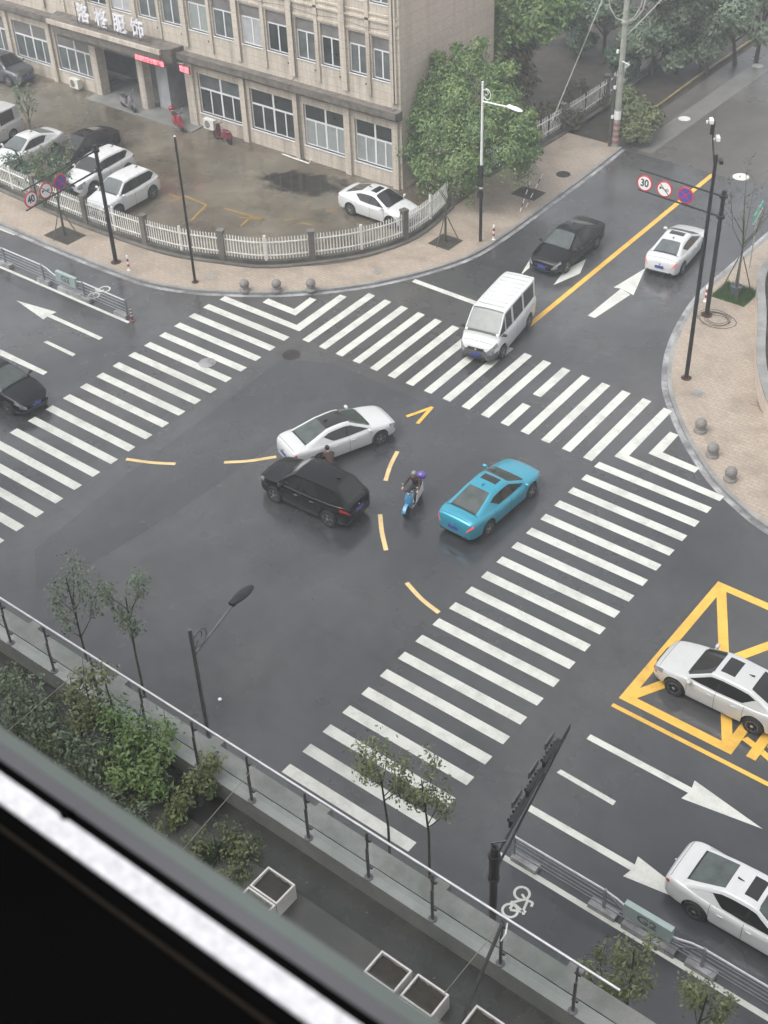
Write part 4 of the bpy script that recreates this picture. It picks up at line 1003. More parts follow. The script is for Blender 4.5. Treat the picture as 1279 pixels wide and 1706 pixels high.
cs = [(-33.9+.5*sin(i), 20+i*.75, .9+.5*sin(i*1.3), .75) for i in range(14)]
big_tree('low straggly brownish bush growing through the overgrown picket fence', (-34.2,24.5), cs, 7000, .11, 'leaf_brown', 14, .06, name='bush')
cs = [(*at(x, y, z), rad) for x, y, z, rad in [(1052,215,1.0,.8),(1075,200,1.2,.9),(1060,180,1.6,.8),(1040,160,1.9,.8),(1070,225,.6,.6),(1085,190,.9,.7),(1048,190,1.4,.8)]]
big_tree('olive green bush right behind the concrete utility pole', (-30.9,27.4), cs, 5000, .12, 'leaf_olive', 15, .06, name='bush')
TL = [(1175,62,38.5,1.9,'with low grey green boughs along the kerb at the far road'),(1235,28,40.5,2.0,'at the kerb nearest the upper right corner'),(1112,28,36.5,1.9,'with a wide crown in the middle of the grove'),
      (1065,62,35,1.5,'just behind the top of the utility pole'),(1010,22,36,1.8,'left of the utility pole top'),(1130,95,37,1.25,'low and bright between the kerb and the pole'),
      (955,25,38,1.7,'in dark shade right of the bright leafy crown'),(1195,-20,38,2.2,'cut by the top edge above the low kerb boughs'),(1100,-30,36,2.0,'cut by the top edge in the middle of the grove'),
      (1275,-2,41.5,1.4,'cut by the upper right corner'),(965,75,36,1.1,'small and dark behind the overgrown fence'),(1035,115,34,.9,'smallest, dark, behind the overgrown fence near the pole')]
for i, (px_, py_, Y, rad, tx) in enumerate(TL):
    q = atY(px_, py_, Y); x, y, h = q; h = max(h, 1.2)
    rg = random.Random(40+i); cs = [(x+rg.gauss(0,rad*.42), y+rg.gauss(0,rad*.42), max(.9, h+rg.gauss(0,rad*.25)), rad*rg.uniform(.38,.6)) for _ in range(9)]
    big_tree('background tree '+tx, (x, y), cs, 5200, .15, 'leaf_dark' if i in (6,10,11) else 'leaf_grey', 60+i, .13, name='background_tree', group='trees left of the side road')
def sapling(label, loc, h, seed, nl, size, mat, nb=7, spread=.28, bark='bark_green', stakes=0, trunk_r=.05, first=.38, name='young_tree', tied=True, group=None, up=1.0, bl=1.0, th=.62):
    rng = random.Random(seed); r = empty(name, label, 'tree', loc, 0, group)
    t = MB(); top = Vector((rng.uniform(-.15,.15), rng.uniform(-.15,.15), h*th)); fk = Vector((0,0,h*first))
    t.tube([(0,0,0), fk, top], [trunk_r*1.3, trunk_r, trunk_r*.55], 8)
    pts = []
    for i in range(nb):
        a = i*2*pi/nb+rng.uniform(-.4,.4); s = fk.lerp(top, rng.uniform(0,.8)); L = bl*h*rng.uniform(.32,.52)
        e = s+Vector((cos(a)*L*spread*1.3, sin(a)*L*spread*1.3, L*up)); m_ = s.lerp(e, .5)+Vector((cos(a)*.08*L, sin(a)*.08*L, -.06*L))
        t.tube([s, m_, e], [trunk_r*.5, trunk_r*.34, trunk_r*.15], 5)
        for k in range(4):
            q = m_.lerp(e, k/3.); b2 = a+rng.uniform(-1.6,1.6); l2 = L*rng.uniform(.12,.3)
            e2 = q+Vector((cos(b2)*l2*.7, sin(b2)*l2*.7, l2*.8)); t.tube([q, e2], [trunk_r*.2, trunk_r*.1], 4); pts += [e2, q.lerp(e2, .6)]
        pts.append(e)
    t.build('trunk', bark, r, smooth=60)
    if nl:
        l_ = MB(); leaves(l_, [(p.x, p.y, p.z, h*.045*rng.uniform(.6,1.4)) for p in pts], nl, size, rng, hollow=.1, flat_=.9); l_.build('foliage', mat, r)
    for k in range(stakes):
        a = k*2*pi/stakes+.5; s_ = MB(); s_.tube([(cos(a)*.75, sin(a)*.75, 0), (cos(a)*.09, sin(a)*.09, h*.32)], .028, 6); s_.build('stake', 'wood_stake', r)
    return r
def pit(p, sx, sy, z=.128, mat='soil', rz=0):
    mb = MB(); mb.cbox((p[0], p[1], z), (sx, sy, .012), rz); return struct(mb.build('tree_pit', mat))
n1 = a2(742,403,.13); pit(n1, 1.3, 1.3)
sapling('young tree tied to thin stakes at the pavement corner beside the white picket fence', (*n1,.13), 4.4, 2, 500, .07, 'leaf_olive', 7, .3, stakes=3)
n2 = a2(1225,490,.13); pit(n2, 1.7, 1.7, mat='grass_blade')
sapling('nearly bare young tree with a grey bucket at its foot in a grassy pit', (*n2,.13), 6.2, 4, 260, .06, 'leaf_brown', 8, .30, stakes=4)
gm = MB(); rg = random.Random(9)
for _ in range(2600):
    x = n2[0]+rg.uniform(-.85,.85); y = n2[1]+rg.uniform(-.85,.85); a = rg.uniform(0,2*pi); l_ = rg.uniform(.08,.24)
    gm.add([(x-.012*cos(a),y-.012*sin(a),.13),(x+.012*cos(a),y+.012*sin(a),.13),(x+rg.uniform(-.08,.08),y+rg.uniform(-.08,.08),.13+l_)], [(0,1,2)])
o = gm.build('grass', 'grass_blade'); tag(o, 'patch of green grass round the foot of the bare young tree', 'grass'); o['kind'] = 'stuff'
bk = empty('bucket', 'grey plastic bucket round the trunk of the bare young tree', 'bucket', (n2[0],n2[1],.13))
m_ = MB(); m_.lathe((0,0,0), [(.2,.0),(.26,.42),(.28,.42),(.28,.46),(.25,.46),(.24,.4),(.10,.38)], 20); m_.build('pail', 'bucket_grey', bk, smooth=40)
m_ = MB(); m_.tube([(-.27,0,.44),(-.2,.2,.36),(0,.29,.3),(.2,.2,.36),(.27,0,.44)], .008, 5); m_.build('handle', 'iron', bk)
n3 = a2(108,392,.13); pit(n3, 1.9, 1.3, rz=0)
sapling('leafy young tree in a dark pit in front of the yard fence on the left', (*n3,.13), 4.6, 6, 900, .07, 'leaf_olive', 8, .3, stakes=3)
pit(a2(880,322,.13), 1.5, 1.2)
def striped(p, z, dx, dy, h, label):
    m_ = MB(); P0 = Vector((p[0],p[1],z)); D = Vector((dx,dy,h))
    for k in range(7):
        m_.cur = k % 2; m_.tube([P0+D*(k/7), P0+D*((k+1)/7)], .028, 7)
    o = m_.build('striped_pole', ['sign_white', 'maroon_metal']); tag(o, label, 'marker pole')
striped(a2(866,353,.13), .13, .1, .75, 1.5, 'thin banded pole leaning over the soil pit, left one of two'); striped(a2(876,345,.13), .13, .35, .95, 1.6, 'thin banded pole leaning over the soil pit, right one of two')
# flowering shrub in the yard, left of the cars
cs = [(*at(x, y, z), rad) for x, y, z, rad in [(60,300,1.0,.95),(95,290,1.2,.9),(40,285,1.3,.8),(80,325,.8,.8),(20,265,1.3,.7),(60,265,1.5,.7),(95,262,1.5,.6),(110,310,.7,.6)]]
big_tree('dark leafy low tree in the yard half hiding a white car behind the left fence', (cs[3][0], cs[3][1], .13), cs, 2600, .10, 'leaf_dark', 31, .05, name='tree', hollow=.15)
sapling('thin leafy sapling standing beside the silver minibus in the yard', (*a2(58,250,.13),.13), 4.0, 8, 700, .08, 'leaf_grey', 6, .22)

# ------------------------------------------------------------ poles, lamps, signs
def post(mb, p, h, r0, r1, z=.12, top=None):
    mb.lathe((p[0],p[1],z), [(r0*1.9,0),(r0*1.9,.03),(r0*1.15,.04),(r0,.12),(r1,h)], 12)
def pole(name, label, p, h, r0, r1, mat='black_metal', cat='pole', foot=True):
    r = empty(name, label, cat, (p[0],p[1],.12)); m_ = MB(); m_.tube([(0,0,0),(0,0,h)], [r0, r1], 12); m_.build('shaft', mat, r, smooth=40)
    m_ = MB(); m_.lathe((0,0,0), [(r0*2.4,0),(r0*2.4,.03),(r0*1.3,.035),(r0*1.1,.1)], 12)
    for k in range(4): m_.lathe((cos(k*pi/2+.78)*r0*2, sin(k*pi/2+.78)*r0*2, .03), [(.02,0),(.02,.04)], 6)
    m_.build('foot', 'maroon_metal' if mat == 'black_metal' else 'iron', r); return r
r = pole('pole', 'plain black pole rising in front of the middle of the curved picket fence', a2(325,470,.12), 7.5, .07, .05)
m_ = MB(); m_.lathe((0,0,7.5), [(.05,0),(.06,.03),(.02,.06)], 10); m_.build('cap', 'white_metal', r)
r = pole('camera_pole', 'tall black pole with cameras on top on the right-hand pavement', a2(1143,630,.12), 10.2, .095, .07)
m_ = MB(); m_.tube([(0,0,9.6),(-.35,.35,10.4),(-.55,.5,11.2)], .04, 6); m_.cbox((-.5,.45,11.0), (.16,.16,.5), .3); m_.build('bracket', 'black_metal', r)
for k, (dx, dy, z) in enumerate([(-.28,.55,10.6),(-.55,.35,11.3),(.12,.2,9.9)]):
    m_ = MB(); m_.cbox((dx,dy,z), (.14,.34,.14), .6); m_.lathe((dx-.1,dy-.15,z-.06), [(.04,0),(.04,.1)], 8); m_.build('camera', 'white_metal' if k < 2 else 'black_metal', r)
# sign gantries
def disc_sign(par, c, n_ang, r, kind, txt=None):
    """round traffic sign facing direction n_ang (degrees, horizontal normal)"""
    M = Matrix.Translation(Vector(c)) @ Matrix.Rotation(Rd(n_ang+90), 4, 'Z') @ Matrix.Rotation(Rd(90), 4, 'X')
    def part(mb, name, mat): o = mb.build(name, mat, pn); o.data.transform(M); return o
    m_ = MB(); m_.lathe((0,0,-.02), [(r,0),(r,.02),(r*.96,.03),(r*.6,.03)], 32); pn = m_.build('sign_plate', 'sign_red', par); pn.data.transform(M)
    m_ = MB(); m_.lathe((0,0,.011), [(r*.82,0),(r*.82,.004)], 32); part(m_, 'sign_face', 'sign_blue' if kind == 'nostop' else 'sign_white')
    if txt:
        text_mesh(txt, 'sign_number', 'sign_black', r*1.25, M @ Matrix.Translation((0,-.0,.020)), pn, .003, sx=.85, bold=.012)
    if kind == 'horn':
        m_ = MB(); m_.add([(-.62*r,.28*r,.018),(-.62*r,-.12*r,.018),(-.32*r,.04*r,.018),(-.32*r,.14*r,.018)], [(0,1,2,3)]); m_.tube([(-.34*r,.09*r,.02),(.05*r,-.02*r,.02),(.3*r,-.16*r,.02),(.52*r,-.1*r,.02),(.5*r,.06*r,.02),(.3*r,.08*r,.02),(.16*r,-.04*r,.02)], .035*r, 6); part(m_, 'horn_symbol', 'sign_black')
        m_ = MB(); m_.cbox((0,0,.026), (1.62*r,.09*r,.004), Rd(-45)); part(m_, 'slash', 'sign_black')
    if kind == 'nostop':
        m_ = MB(); m_.cbox((0,0,.02), (1.64*r,.13*r,.004), Rd(-45)); m_.cbox((0,0,.024), (1.64*r,.13*r,.004), Rd(45)); part(m_, 'cross', 'sign_red')
def gantry(label, base, h, arm_dir, items, arm_len, face):
    r = pole('sign_pole', label, base, h, .11, .09, cat='road sign'); ad = Vector((cos(Rd(arm_dir)), sin(Rd(arm_dir)), 0)); z0 = h-.28
    for dz in (0, -.95):
        m_ = MB(); m_.tube([(0,0,z0+dz), tuple(ad*arm_len+Vector((0,0,z0+dz+.1)))], [.05,.035], 8); m_.build('arm', 'black_metal', r, smooth=40)
        m_ = MB(); m_.lathe((0,0,z0+dz-.05), [(.19,0),(.19,.04),(.12,.05),(.12,.08),(.19,.09),(.19,.13)], 12); m_.build('collar', 'black_metal', r)
    nv = Vector((cos(Rd(face)), sin(Rd(face)), 0))
    for d, kind, tx in items:
        c = ad*d+Vector((0,0,z0-.42))+nv*.09
        disc_sign(r, c, face, .385, kind, tx)
    return r
gantry('black pole with an arm of three round signs reading 30, over the right road', a2(1177,525,.12), 6.2, 178, [(3.85,'speed','30'),(2.83,'horn',None),(1.77,'nostop',None)], 4.2, -88)
gantry('black pole with an arm of three round signs reading 40, beside the left fence', a2(193,437,.12), 6.25, -82, [(4.75,'speed','40'),(3.75,'horn',None),(2.75,'nostop',None)], 5.1, 3)
# white street lamp
def lamp(label, base, h, arm_dir, arm, mat_top, mat_low, split, headmat, z=.12, rise=.25):
    r = empty('street_lamp', label, 'street lamp', (base[0],base[1],z)); m_ = MB(); m_.tube([(0,0,0),(0,0,split)], [.085,.075], 12); m_.build('lower_shaft', mat_low, r, smooth=40)
    m_ = MB(); m_.tube([(0,0,split+.002),(0,0,h)], [.07,.055], 12); m_.build('shaft', mat_top, r, smooth=40)
    ad = Vector((cos(Rd(arm_dir)), sin(Rd(arm_dir)), 0)); Z = Vector((0,0,1)); s = Z*(h-.95)
    m_ = MB(); m_.tube([s, s+ad*arm*.6+Z*rise*.6, s+ad*arm+Z*rise], [.04,.035,.03], 8); m_.build('arm', mat_top, r, smooth=40)
    m_ = MB(); m_.tube([s+Z*.12+ad*.03]+[s+Z*(.42+.26*sin(t))+ad*(.30+.26*cos(t)) for t in [x*.5-2.2 for x in range(11)]], .018, 6)
    m_.tube([s+Z*.15+ad*.05]+[s+Z*(.50+.13*sin(t))+ad*(.26+.13*cos(t)) for t in [x*.5-2.0 for x in range(10)]], .014, 6); m_.build('scroll', mat_top, r, smooth=50)
    e = s+ad*(arm+.32)+Z*(rise+.03); m_ = MB(); a_ = Rd(arm_dir)
    m_.ball((0,0,0), 1, 16, 8, (.46,.17,.075)); m_.cbox((-.36,0,.0), (.22,.16,.12))
    o = m_.build('lamp_head', headmat, r, smooth=60, loc=tuple(e), rz=a_)
    m_ = MB(); m_.ball((0,0,-.035), 1, 14, 6, (.34,.13,.06)); o = m_.build('lens', 'lamp_clear', r, smooth=60, loc=tuple(e), rz=a_)
    return r
wl = a2(800,402,.12); lr = lamp('white street lamp with a scroll bracket in front of the big green tree', wl, 8.3, -12, 1.9, 'white_metal', 'black_metal', 3.9, 'white_metal')
for z, t in ((3.9,.5),(3.2,.3),(2.6,.3)):
    m_ = MB(); m_.cbox((.0,-.08,z), (.26,.16,t)); m_.build('control_box', 'black_metal', lr)
m_ = MB(); m_.lathe((0,0,2.9), [(.10,0),(.10,.35)], 12); m_.build('reflective_band', 'white_metal', lr)
lamp('dark street lamp with a scroll bracket standing in the lower left behind the glass railing', (-15.06,-22.83), 7.9, 93, 1.75, 'dark_grey_metal', 'dark_grey_metal', 3.0, 'black_metal', rise=.55)
# concrete utility pole
pb = a2(1024,247,.0); r = empty('utility_pole', 'tall pale concrete utility pole with red and white bands at its foot', 'utility pole', (pb[0],pb[1],0))
m_ = MB(); m_.tube([(0,0,0),(0,0,12)], [.19,.13], 14); m_.build('shaft', 'concrete_pole', r, smooth=40)
for k in range(4): m_ = MB(); m_.lathe((0,0,.35+k*.34), [(.197,0),(.197,.17)], 14); m_.build('red_band', 'faded_red', r)
m_ = MB(); m_.lathe((0,0,1.75), [(.195,0),(.195,.5)], 14); m_.build('white_band', 'sign_white', r)
for sx, sy in ((1,.35),(-1,-.35),(.55,.9)):
    m_ = MB(); m_.tube([(0,0,7.2),(.5*sx,.5*sy,7.35),(.85*sx,.85*sy,7.9),(.95*sx,.95*sy,8.6)], .045, 8); m_.build('bracket', 'concrete_pole', r, smooth=50)
m_ = MB(); m_.lathe((0,0,7.08), [(.2,0),(.22,.1),(.2,.2)], 12); m_.build('collar', 'concrete_pole', r)
m_ = MB(); m_.cbox((.35,-.25,5.1), (.75,.05,.05), -.4); m_.build('step', 'white_metal', r)
m_ = MB(); m_.tube([(-.28,-.15,0),(-.28,-.15,4.2)], .09, 8); m_.build('sleeve', 'dark_grey_metal', r)
for z in (3.6, 1.9, 5.6): m_ = MB(); m_.cbox((-.2,-.2,z), (.12,.12,.18)); m_.build('clamp', 'sign_white', r)
t0 = Vector((pb[0],pb[1],0))
def wire(name, pts, rad, mat, label, sag=0):
    P_ = []
    for i in range(len(pts)-1):
        for k in range(8): t = k/8; q = Vector(pts[i]).lerp(Vector(pts[i+1]), t); q.z -= sag*4*t*(1-t); P_.append(q)
    P_.append(Vector(pts[-1])); o = MB().tube(P_, rad, 5).build(name, mat); tag(o, label, 'cable'); return o
wire('guy_wire', [tuple(atY(918,205,21.5)), tuple(atY(1003,0,29.5))], .035, 'concrete_pole', 'grey guy wire running up from the pavement left of the concrete utility pole')
wire('cable', [(t0.x,t0.y,6.3), (t0.x-.5,t0.y+18,11)], .035, 'concrete_pole', 'brownish cable running from the concrete utility pole to the upper right', .3)
# street name sign
sp = a2(1248,447,.12); r = empty('street_name_sign', 'green and white street name sign on a thin post at the right edge', 'street sign', (*sp,.12))
m_ = MB(); m_.tube([(0,0,0),(0,0,3.3)], .035, 8); m_.build('post', 'concrete_pole', r, smooth=40)
m_ = MB(); m_.cbox((0,0,2.98), (.06,1.7,.42), Rd(12)); bd = m_.build('sign_plate', 'sign_green', r)
m_ = MB(); m_.cbox((0,0,2.80), (.066,1.7,.12), Rd(12)); m_.cbox((0,0,2.98), (.07,.05,.42), Rd(12)); m_.build('white_stripe', 'sign_white', bd)
def bollard(p, label):
    r = empty('bollard', label, 'bollard', (*p,.12), 0, 'red and white striped bollards'); m_ = MB(); m_.lathe((0,0,0), [(.10,0),(.10,.02),(.055,.03),(.055,.78),(.04,.82),(.01,.84)], 14); m_.build('tube', 'sign_white', r, smooth=40)
    for z in (.2,.5): m_ = MB(); m_.lathe((0,0,z), [(.058,0),(.058,.15)], 14); m_.build('red_band', 'red', r)
bollard(a2(215,450,.12), 'red and white striped bollard beside the left sign pole'); bollard(a2(822,399,.12), 'red and white striped bollard beside the white street lamp'); bollard(a2(1175,502,.12), 'red and white striped bollard behind the right sign pole foot')
def ballb(p, label):
    r = empty('stone_ball_bollard', label, 'bollard', (*p,.12), 0, 'stone ball bollards at the kerb')
    m_ = MB(); m_.lathe((0,0,0), [(.27,0),(.27,.07),(.24,.11),(.15,.13),(.13,.17)], 20); m_.build('base', 'stone', r, smooth=40)
    m_ = MB(); m_.ball((0,0,.38), .24, 20, 12); m_.build('ball', 'stone', r, smooth=60)
    m_ = MB(); m_.lathe((0,0,.205), [(.175,0),(.185,.02),(.175,.03)], 20); m_.build('band', 'white_metal', r)
for p, tx in (((408,484),'left of the three at the upper kerb'),((461,484),'middle of the three at the upper kerb'),((518,483),'right of the three at the upper kerb'),((1166,718),'topmost of the three at the right kerb'),((1186,759),'middle of the three at the right kerb'),((1216,799),'lowest of the three at the right kerb')):
    ballb(a2(*p,.13), 'grey stone ball bollard, '+tx)
for p, s in ((a2(1163,655,.13), .42), (a2(628,453,.13), .4), (a2(352,462,.13), .4), (a2(800,352,.13), .4)):
    m_ = MB(); m_.cbox((*p,.131), (s,s,.012)); struct(m_.build('pavement_cover', 'granite'))
cpt = []
rg = random.Random(4); c0 = a2(1192,533,.13)
for k in range(70): a = k*.42; q = .55+.18*sin(k*.13)+rg.uniform(-.02,.02); cpt.append((c0[0]+q*1.15*cos(a)+.15*sin(k*.07), c0[1]+q*cos(.2)*sin(a), .15+.0012*k))
tag(MB().tube(cpt, .011, 5).build('cable_coil', 'iron'), 'loose coil of thin dark cable lying on the right pavement', 'cable')
# retaining wall at the right edge
RW = [(-16.2,19),(-16.13,15.16),(-14.31,11.16),(-12.62,7.61),(-10.71,4.87),(-8.3,2.9),(-3,2.2)]
r = empty('retaining_wall', 'low pale stone wall curving down the right edge of the photo', 'wall'); RWc = catmull(RW)
MB().ribbon(RWc, offset(RWc, .3), .1, 1.0).build('wall_body', 'side_tile', r); MB().ribbon(offset(RWc, -.04), offset(RWc, .34), 1.002, 1.08).build('coping', 'granite', r)
struct(MB().sheet(offset(RWc, .3)+[(0,20),(-14,22)], .9).build('planting_bed', 'soil'))
cs = [(x+.9, y+.6, 1.15, .5) for x, y in RWc[::3]]
big_tree('row of low shrubs on the bed behind the right-hand wall', (-12,9.5,.9), cs, 5000, .10, 'leaf_olive', 77, .03, name='shrub')
m_ = MB(); m_.tube([(-11.9,6.3,.14),(-11.5,5.7,.25),(-11.0,5.4,.18),(-10.8,5.2,.4)], .012, 5); m_.tube([(-11.6,5.9,.2),(-11.9,5.6,.4)], .008, 4); tag(m_.build('twig', 'bark'), 'thin dry twig lying on the pavement against the right-hand wall', 'twig')

# ------------------------------------------------------------ metal guard rails
def guard(label, x0, x1, y, board_x, bt):
    r = empty('guard_rail', label, 'railing'); L = x1-x0; n = int(abs(L)/3.0); sgn = 1 if L > 0 else -1
    for k in range(n+1):
        x = x0+sgn*3.0*k; m_ = MB(); m_.box(x-.04, x+.04, y-.04, y+.04, .012, 1.02); m_.build('post', 'grey_metal', r)
        m_ = MB(); m_.cbox((x+sgn*.42 if k == 0 else x, y, .10), (.85,.30,.18)); m_.build('base_block', 'gutter', r)
    for k in range(n):
        a = x0+sgn*3.0*k; b_ = a+sgn*3.0
        for i, z in enumerate((.98,.80,.62,.44,.28)):
            m_ = MB(); w2 = .035 if i == 0 else .018
            dip = (lambda t: 0) if k % 2 == 0 else (lambda t: -.34*(sin(pi*min(1, max(0, (t-.1)/.8))))**.7)
            m_.tube([(a+(b_-a)*t/8, y, z+(dip(t/8) if z > .7 else 0)) for t in range(9)], w2, 6); m_.build('rail', 'bright_steel' if i == 0 else 'grey_metal', r, smooth=50)
        if k % 2: 
            m_ = MB(); m_.tube([(a,y,.98),(a+(b_-a)*.2,y,.5),(a+(b_-a)*.5,y,.28),(a+(b_-a)*.8,y,.5),(b_,y,.98)], .03, 6); m_.build('curved_rail', 'grey_metal', r, smooth=50)
    m_ = MB(); m_.box(board_x-.72, board_x+.72, y-.11, y+.07, .52, 1.06); b2 = m_.build('board', 'board_green', r)
    text_mesh(bt, 'board_mark', 'dark_grey_metal', .42, Matrix.Translation((board_x, y-.115, .80)) @ Matrix.Rotation(Rd(90), 4, 'X'), b2, .002, sx=1.2, bold=.01)
    m_ = MB(); m_.cbox((board_x+.1, y, .12), (1.6,.34,.22)); m_.build('base_block', 'gutter', r)
guard('grey metal guard rail with a pale green board beside the upper left bicycle mark', -39.0, -63.1, -4.30, -43.15, 'G2')
guard('grey metal guard rail with a pale green board beside the lower right bicycle mark', -7.4, 10.8, -18.72, -3.05, 'G2')
m_ = MB(); m_.lathe((-38.72,-4.3,.0), [(.16,0),(.16,.03),(.05,.05),(.045,.7),(.02,.74)], 12); r = empty('marker_post', 'small dark red marker post with white bands at the end of the left guard rail', 'marker post', (0,0,0)); m_.build('shaft', 'sign_maroon', r)
for z in (.25,.42,.6): m_ = MB(); m_.lathe((-38.72,-4.3,z), [(.052,0),(.052,.06)], 12); m_.build('band', 'sign_white', r)

# ------------------------------------------------------------ signal mast, south side
mb_ = (-5.35,-22.9); r = pole('signal_mast', 'dark mast with a long arm carrying signal heads over the lower right lanes', mb_, 6.6, .105, .095, cat='traffic signal')
tip = at(950,1205,7.0); base_w = Vector((mb_[0], mb_[1], .12))
A0 = Vector((0,0,6.15)); A1 = tip-base_w
for dz in (0, -.55):
    m_ = MB(); m_.tube([A0+Vector((0,0,dz)), A1+Vector((0,0,dz*.2-.05))], [.035,.022], 8); m_.build('arm', 'black_metal', r, smooth=40)
m_ = MB(); m_.lathe((0,0,5.4), [(.15,0),(.15,.06),(.125,.08),(.125,.8),(.15,.84),(.15,.92)], 12); m_.tube([(0,0,6.6),(-.05,-.1,6.85),(.25,.1,6.95)], .03, 6); m_.build('collar', 'black_metal', r)
dd = (A1-A0); angd = math.atan2(dd.y, dd.x)
for t in (.36,.58,.80):
    c = A0+dd*t+Vector((0,0,-.25)); m_ = MB(); m_.cbox((c.x-.12, c.y, c.z), (.10,.85,.26), angd-pi/2); hd = m_.build('signal_head', 'black_metal', r)
    for k in (-.32,0,.32):
        q = MB(); q.lathe((c.x-.19+k*.85*cos(angd), c.y+k*.85*sin(angd), c.z), [(.09,0),(.09,-.05),(.08,-.05),(.08,-.01)], 14, 'X'); q.build('lens_hood', 'black_trim', hd)
    m_ = MB(); m_.cbox((c.x-.34, c.y+.25, c.z+.10), (.04,.5,.22), angd-pi/2); m_.build('backing_plate', 'dark_grey_metal', r)

# ------------------------------------------------------------ podium terrace below the window
TZ = 14.6
pd = empty('podium_building', 'podium with a dark terrace, pale parapet ledge and glass railing along its edge', 'building')
MB().box(-60, 30, -38.16, -29.36, 0, TZ).build('podium_block', 'terrace', pd)
MB().box(-60, 30, -29.64, -29.40, TZ, 15.0).build('kerb_strip', 'ledge_stone', pd)
m_ = MB(); m_.box(-60, 30, -29.355, -29.03, 13.2, 14.95)
m_.build('ledge', 'ledge_concrete', pd)
for k in range(-24, 12): m_ = MB(); m_.box(k*1.18*1-.12, k*1.18+.12, -29.028, -28.88, 14.6, 14.93) if k % 2 == 0 else m_.box(k*1.18-.02, k*1.18, -29.028, -29.02, 14.6, 14.6001); (m_.build('ledge_tooth', 'ledge_concrete', pd) if k % 2 == 0 else None)
MB().box(-60, 30, -38.9, -38.161, 0, CAM.z-.47).build('tower_wall', 'wall_tile', pd)
gr_ = empty('glass_railing', 'glass railing with a bright steel handrail crossing the photo diagonally along the terrace', 'railing')
p0 = at(517,1393,15.0).x; xe = .95
MB().tube([(-45,-29.54,16.1),(xe,-29.54,16.1)], .020, 10).build('handrail', 'bright_steel', gr_, smooth=50)
MB().tube([(-45,-29.50,16.0),(xe-.1,-29.50,16.0)], .012, 6).build('lower_rail', 'grey_metal', gr_)
k = -20
xs_ = [p0+1.205*k for k in range(-22, 5)]
for x in xs_:
    m_ = MB(); m_.box(x-.02, x+.02, -29.60, -29.57, 15.0, 15.72); m_.box(x-.012, x+.012, -29.585, -29.555, 15.72, 16.08); m_.lathe((x,-29.585,15.0), [(.07,0),(.07,.015),(.04,.02)], 12)
    m_.box(x-.05, x+.05, -29.56, -29.52, 15.86, 15.90); m_.box(x-.05, x+.05, -29.56, -29.52, 15.2, 15.24); m_.build('post', 'dark_grey_metal', gr_)
for x in xs_[:-1]: MB().box(x+.06, x+1.14, -29.528, -29.518, 15.06, 15.95).build('glass_panel', 'clear_glass', gr_)
def planter(cx, cy, label, sx=.55, sy=.43, dirt='soil'):
    r = empty('planter_box', label, 'planter', (cx, cy, TZ), 0, 'white square planter boxes on the terrace'); h = .36; t = .028
    m_ = MB(); m_.box(-sx/2, sx/2, -sy/2, -sy/2+t, 0, h); m_.box(-sx/2, sx/2, sy/2-t, sy/2, 0, h); m_.box(-sx/2, -sx/2+t, -sy/2+t, sy/2-t, 0, h); m_.box(sx/2-t, sx/2, -sy/2+t, sy/2-t, 0, h); m_.build('box', 'pot_rim', r)
    m_ = MB(); n = 9; rg = random.Random(int(cx*100)); gx0 = sx/2-t-.002; gy0 = sy/2-t-.002
    vs = [(lerp(-gx0, gx0, i/n), lerp(-gy0, gy0, j/n), h-.06+rg.uniform(-.02,.02)) for j in range(n+1) for i in range(n+1)]
    m_.add(vs, [(j*(n+1)+i, j*(n+1)+i+1, (j+1)*(n+1)+i+1, (j+1)*(n+1)+i) for j in range(n) for i in range(n)]); m_.build('soil_fill', dirt, r, smooth=80)
planter(-4.39,-30.55,'white planter box with soil, farthest left and nearer the railing'); planter(-4.39,-31.0,'white planter box with grey lid touching the left box, nearer the window', dirt='terrace')
planter(-2.10,-30.63,'white planter box with soil, left of the pair in the bottom middle'); planter(-1.46,-30.61,'white planter box with soil, right of the pair in the bottom middle')
planter(-1.46,-31.06,'white planter box with grey lid below the right box of the middle pair', dirt='terrace'); planter(-.52,-30.5,'white planter box cut off by the bottom edge at the far right')
# terrace garden
def clump(label, pts, n, size, mat, seed, name='shrub'):
    cs = [(*at(x, y, z), rad) for x, y, z, rad in pts]; r = empty(name, label, 'shrub'); rg = random.Random(seed); m_ = MB()
    leaves(m_, cs, n, size, rg, hollow=.2, flat_=.9); m_.build('foliage', mat, r); m_ = MB()
    for c in cs: m_.tube([(c[0]+rg.uniform(-.1,.1), c[1]+rg.uniform(-.1,.1), TZ), (c[0], c[1], c[2]), (c[0]+rg.uniform(-.2,.2), c[1]+rg.uniform(-.1,.2), c[2]+c[3])], [.02,.012,.005], 5)
    m_.build('stem', 'bark_green', r)
clump('dense green shrub on the terrace in front of the middle of the glass railing', [(190,1190,15.4,.36),(230,1215,15.5,.38),(205,1240,15.3,.38),(260,1255,15.3,.36),(240,1290,15.1,.34),(275,1215,15.4,.28),(200,1290,15.1,.3),(265,1310,15.0,.25)], 2300, .045, 'leaf_big', 21)
clump('grey green shrub at the left edge of the terrace garden', [(10,1130,15.4,.36),(45,1150,15.3,.35),(20,1185,15.1,.35),(75,1185,15.1,.33),(60,1215,15.0,.3),(105,1225,14.95,.3)], 1100, .045, 'leaf_grey', 22)
clump('yellowish loose shrub leaning against the railing behind the left garden', [(140,1130,15.7,.3),(160,1165,15.5,.32),(130,1190,15.3,.3),(170,1120,15.9,.26),(120,1150,15.5,.26)], 1000, .04, 'leaf_olive', 23)
clump('low grey green bush along the window side of the terrace garden', [(120,1250,14.9,.3),(155,1280,14.9,.3),(190,1320,14.85,.28),(230,1350,14.85,.28),(150,1240,15.1,.3)], 1000, .04, 'leaf_grey', 24)
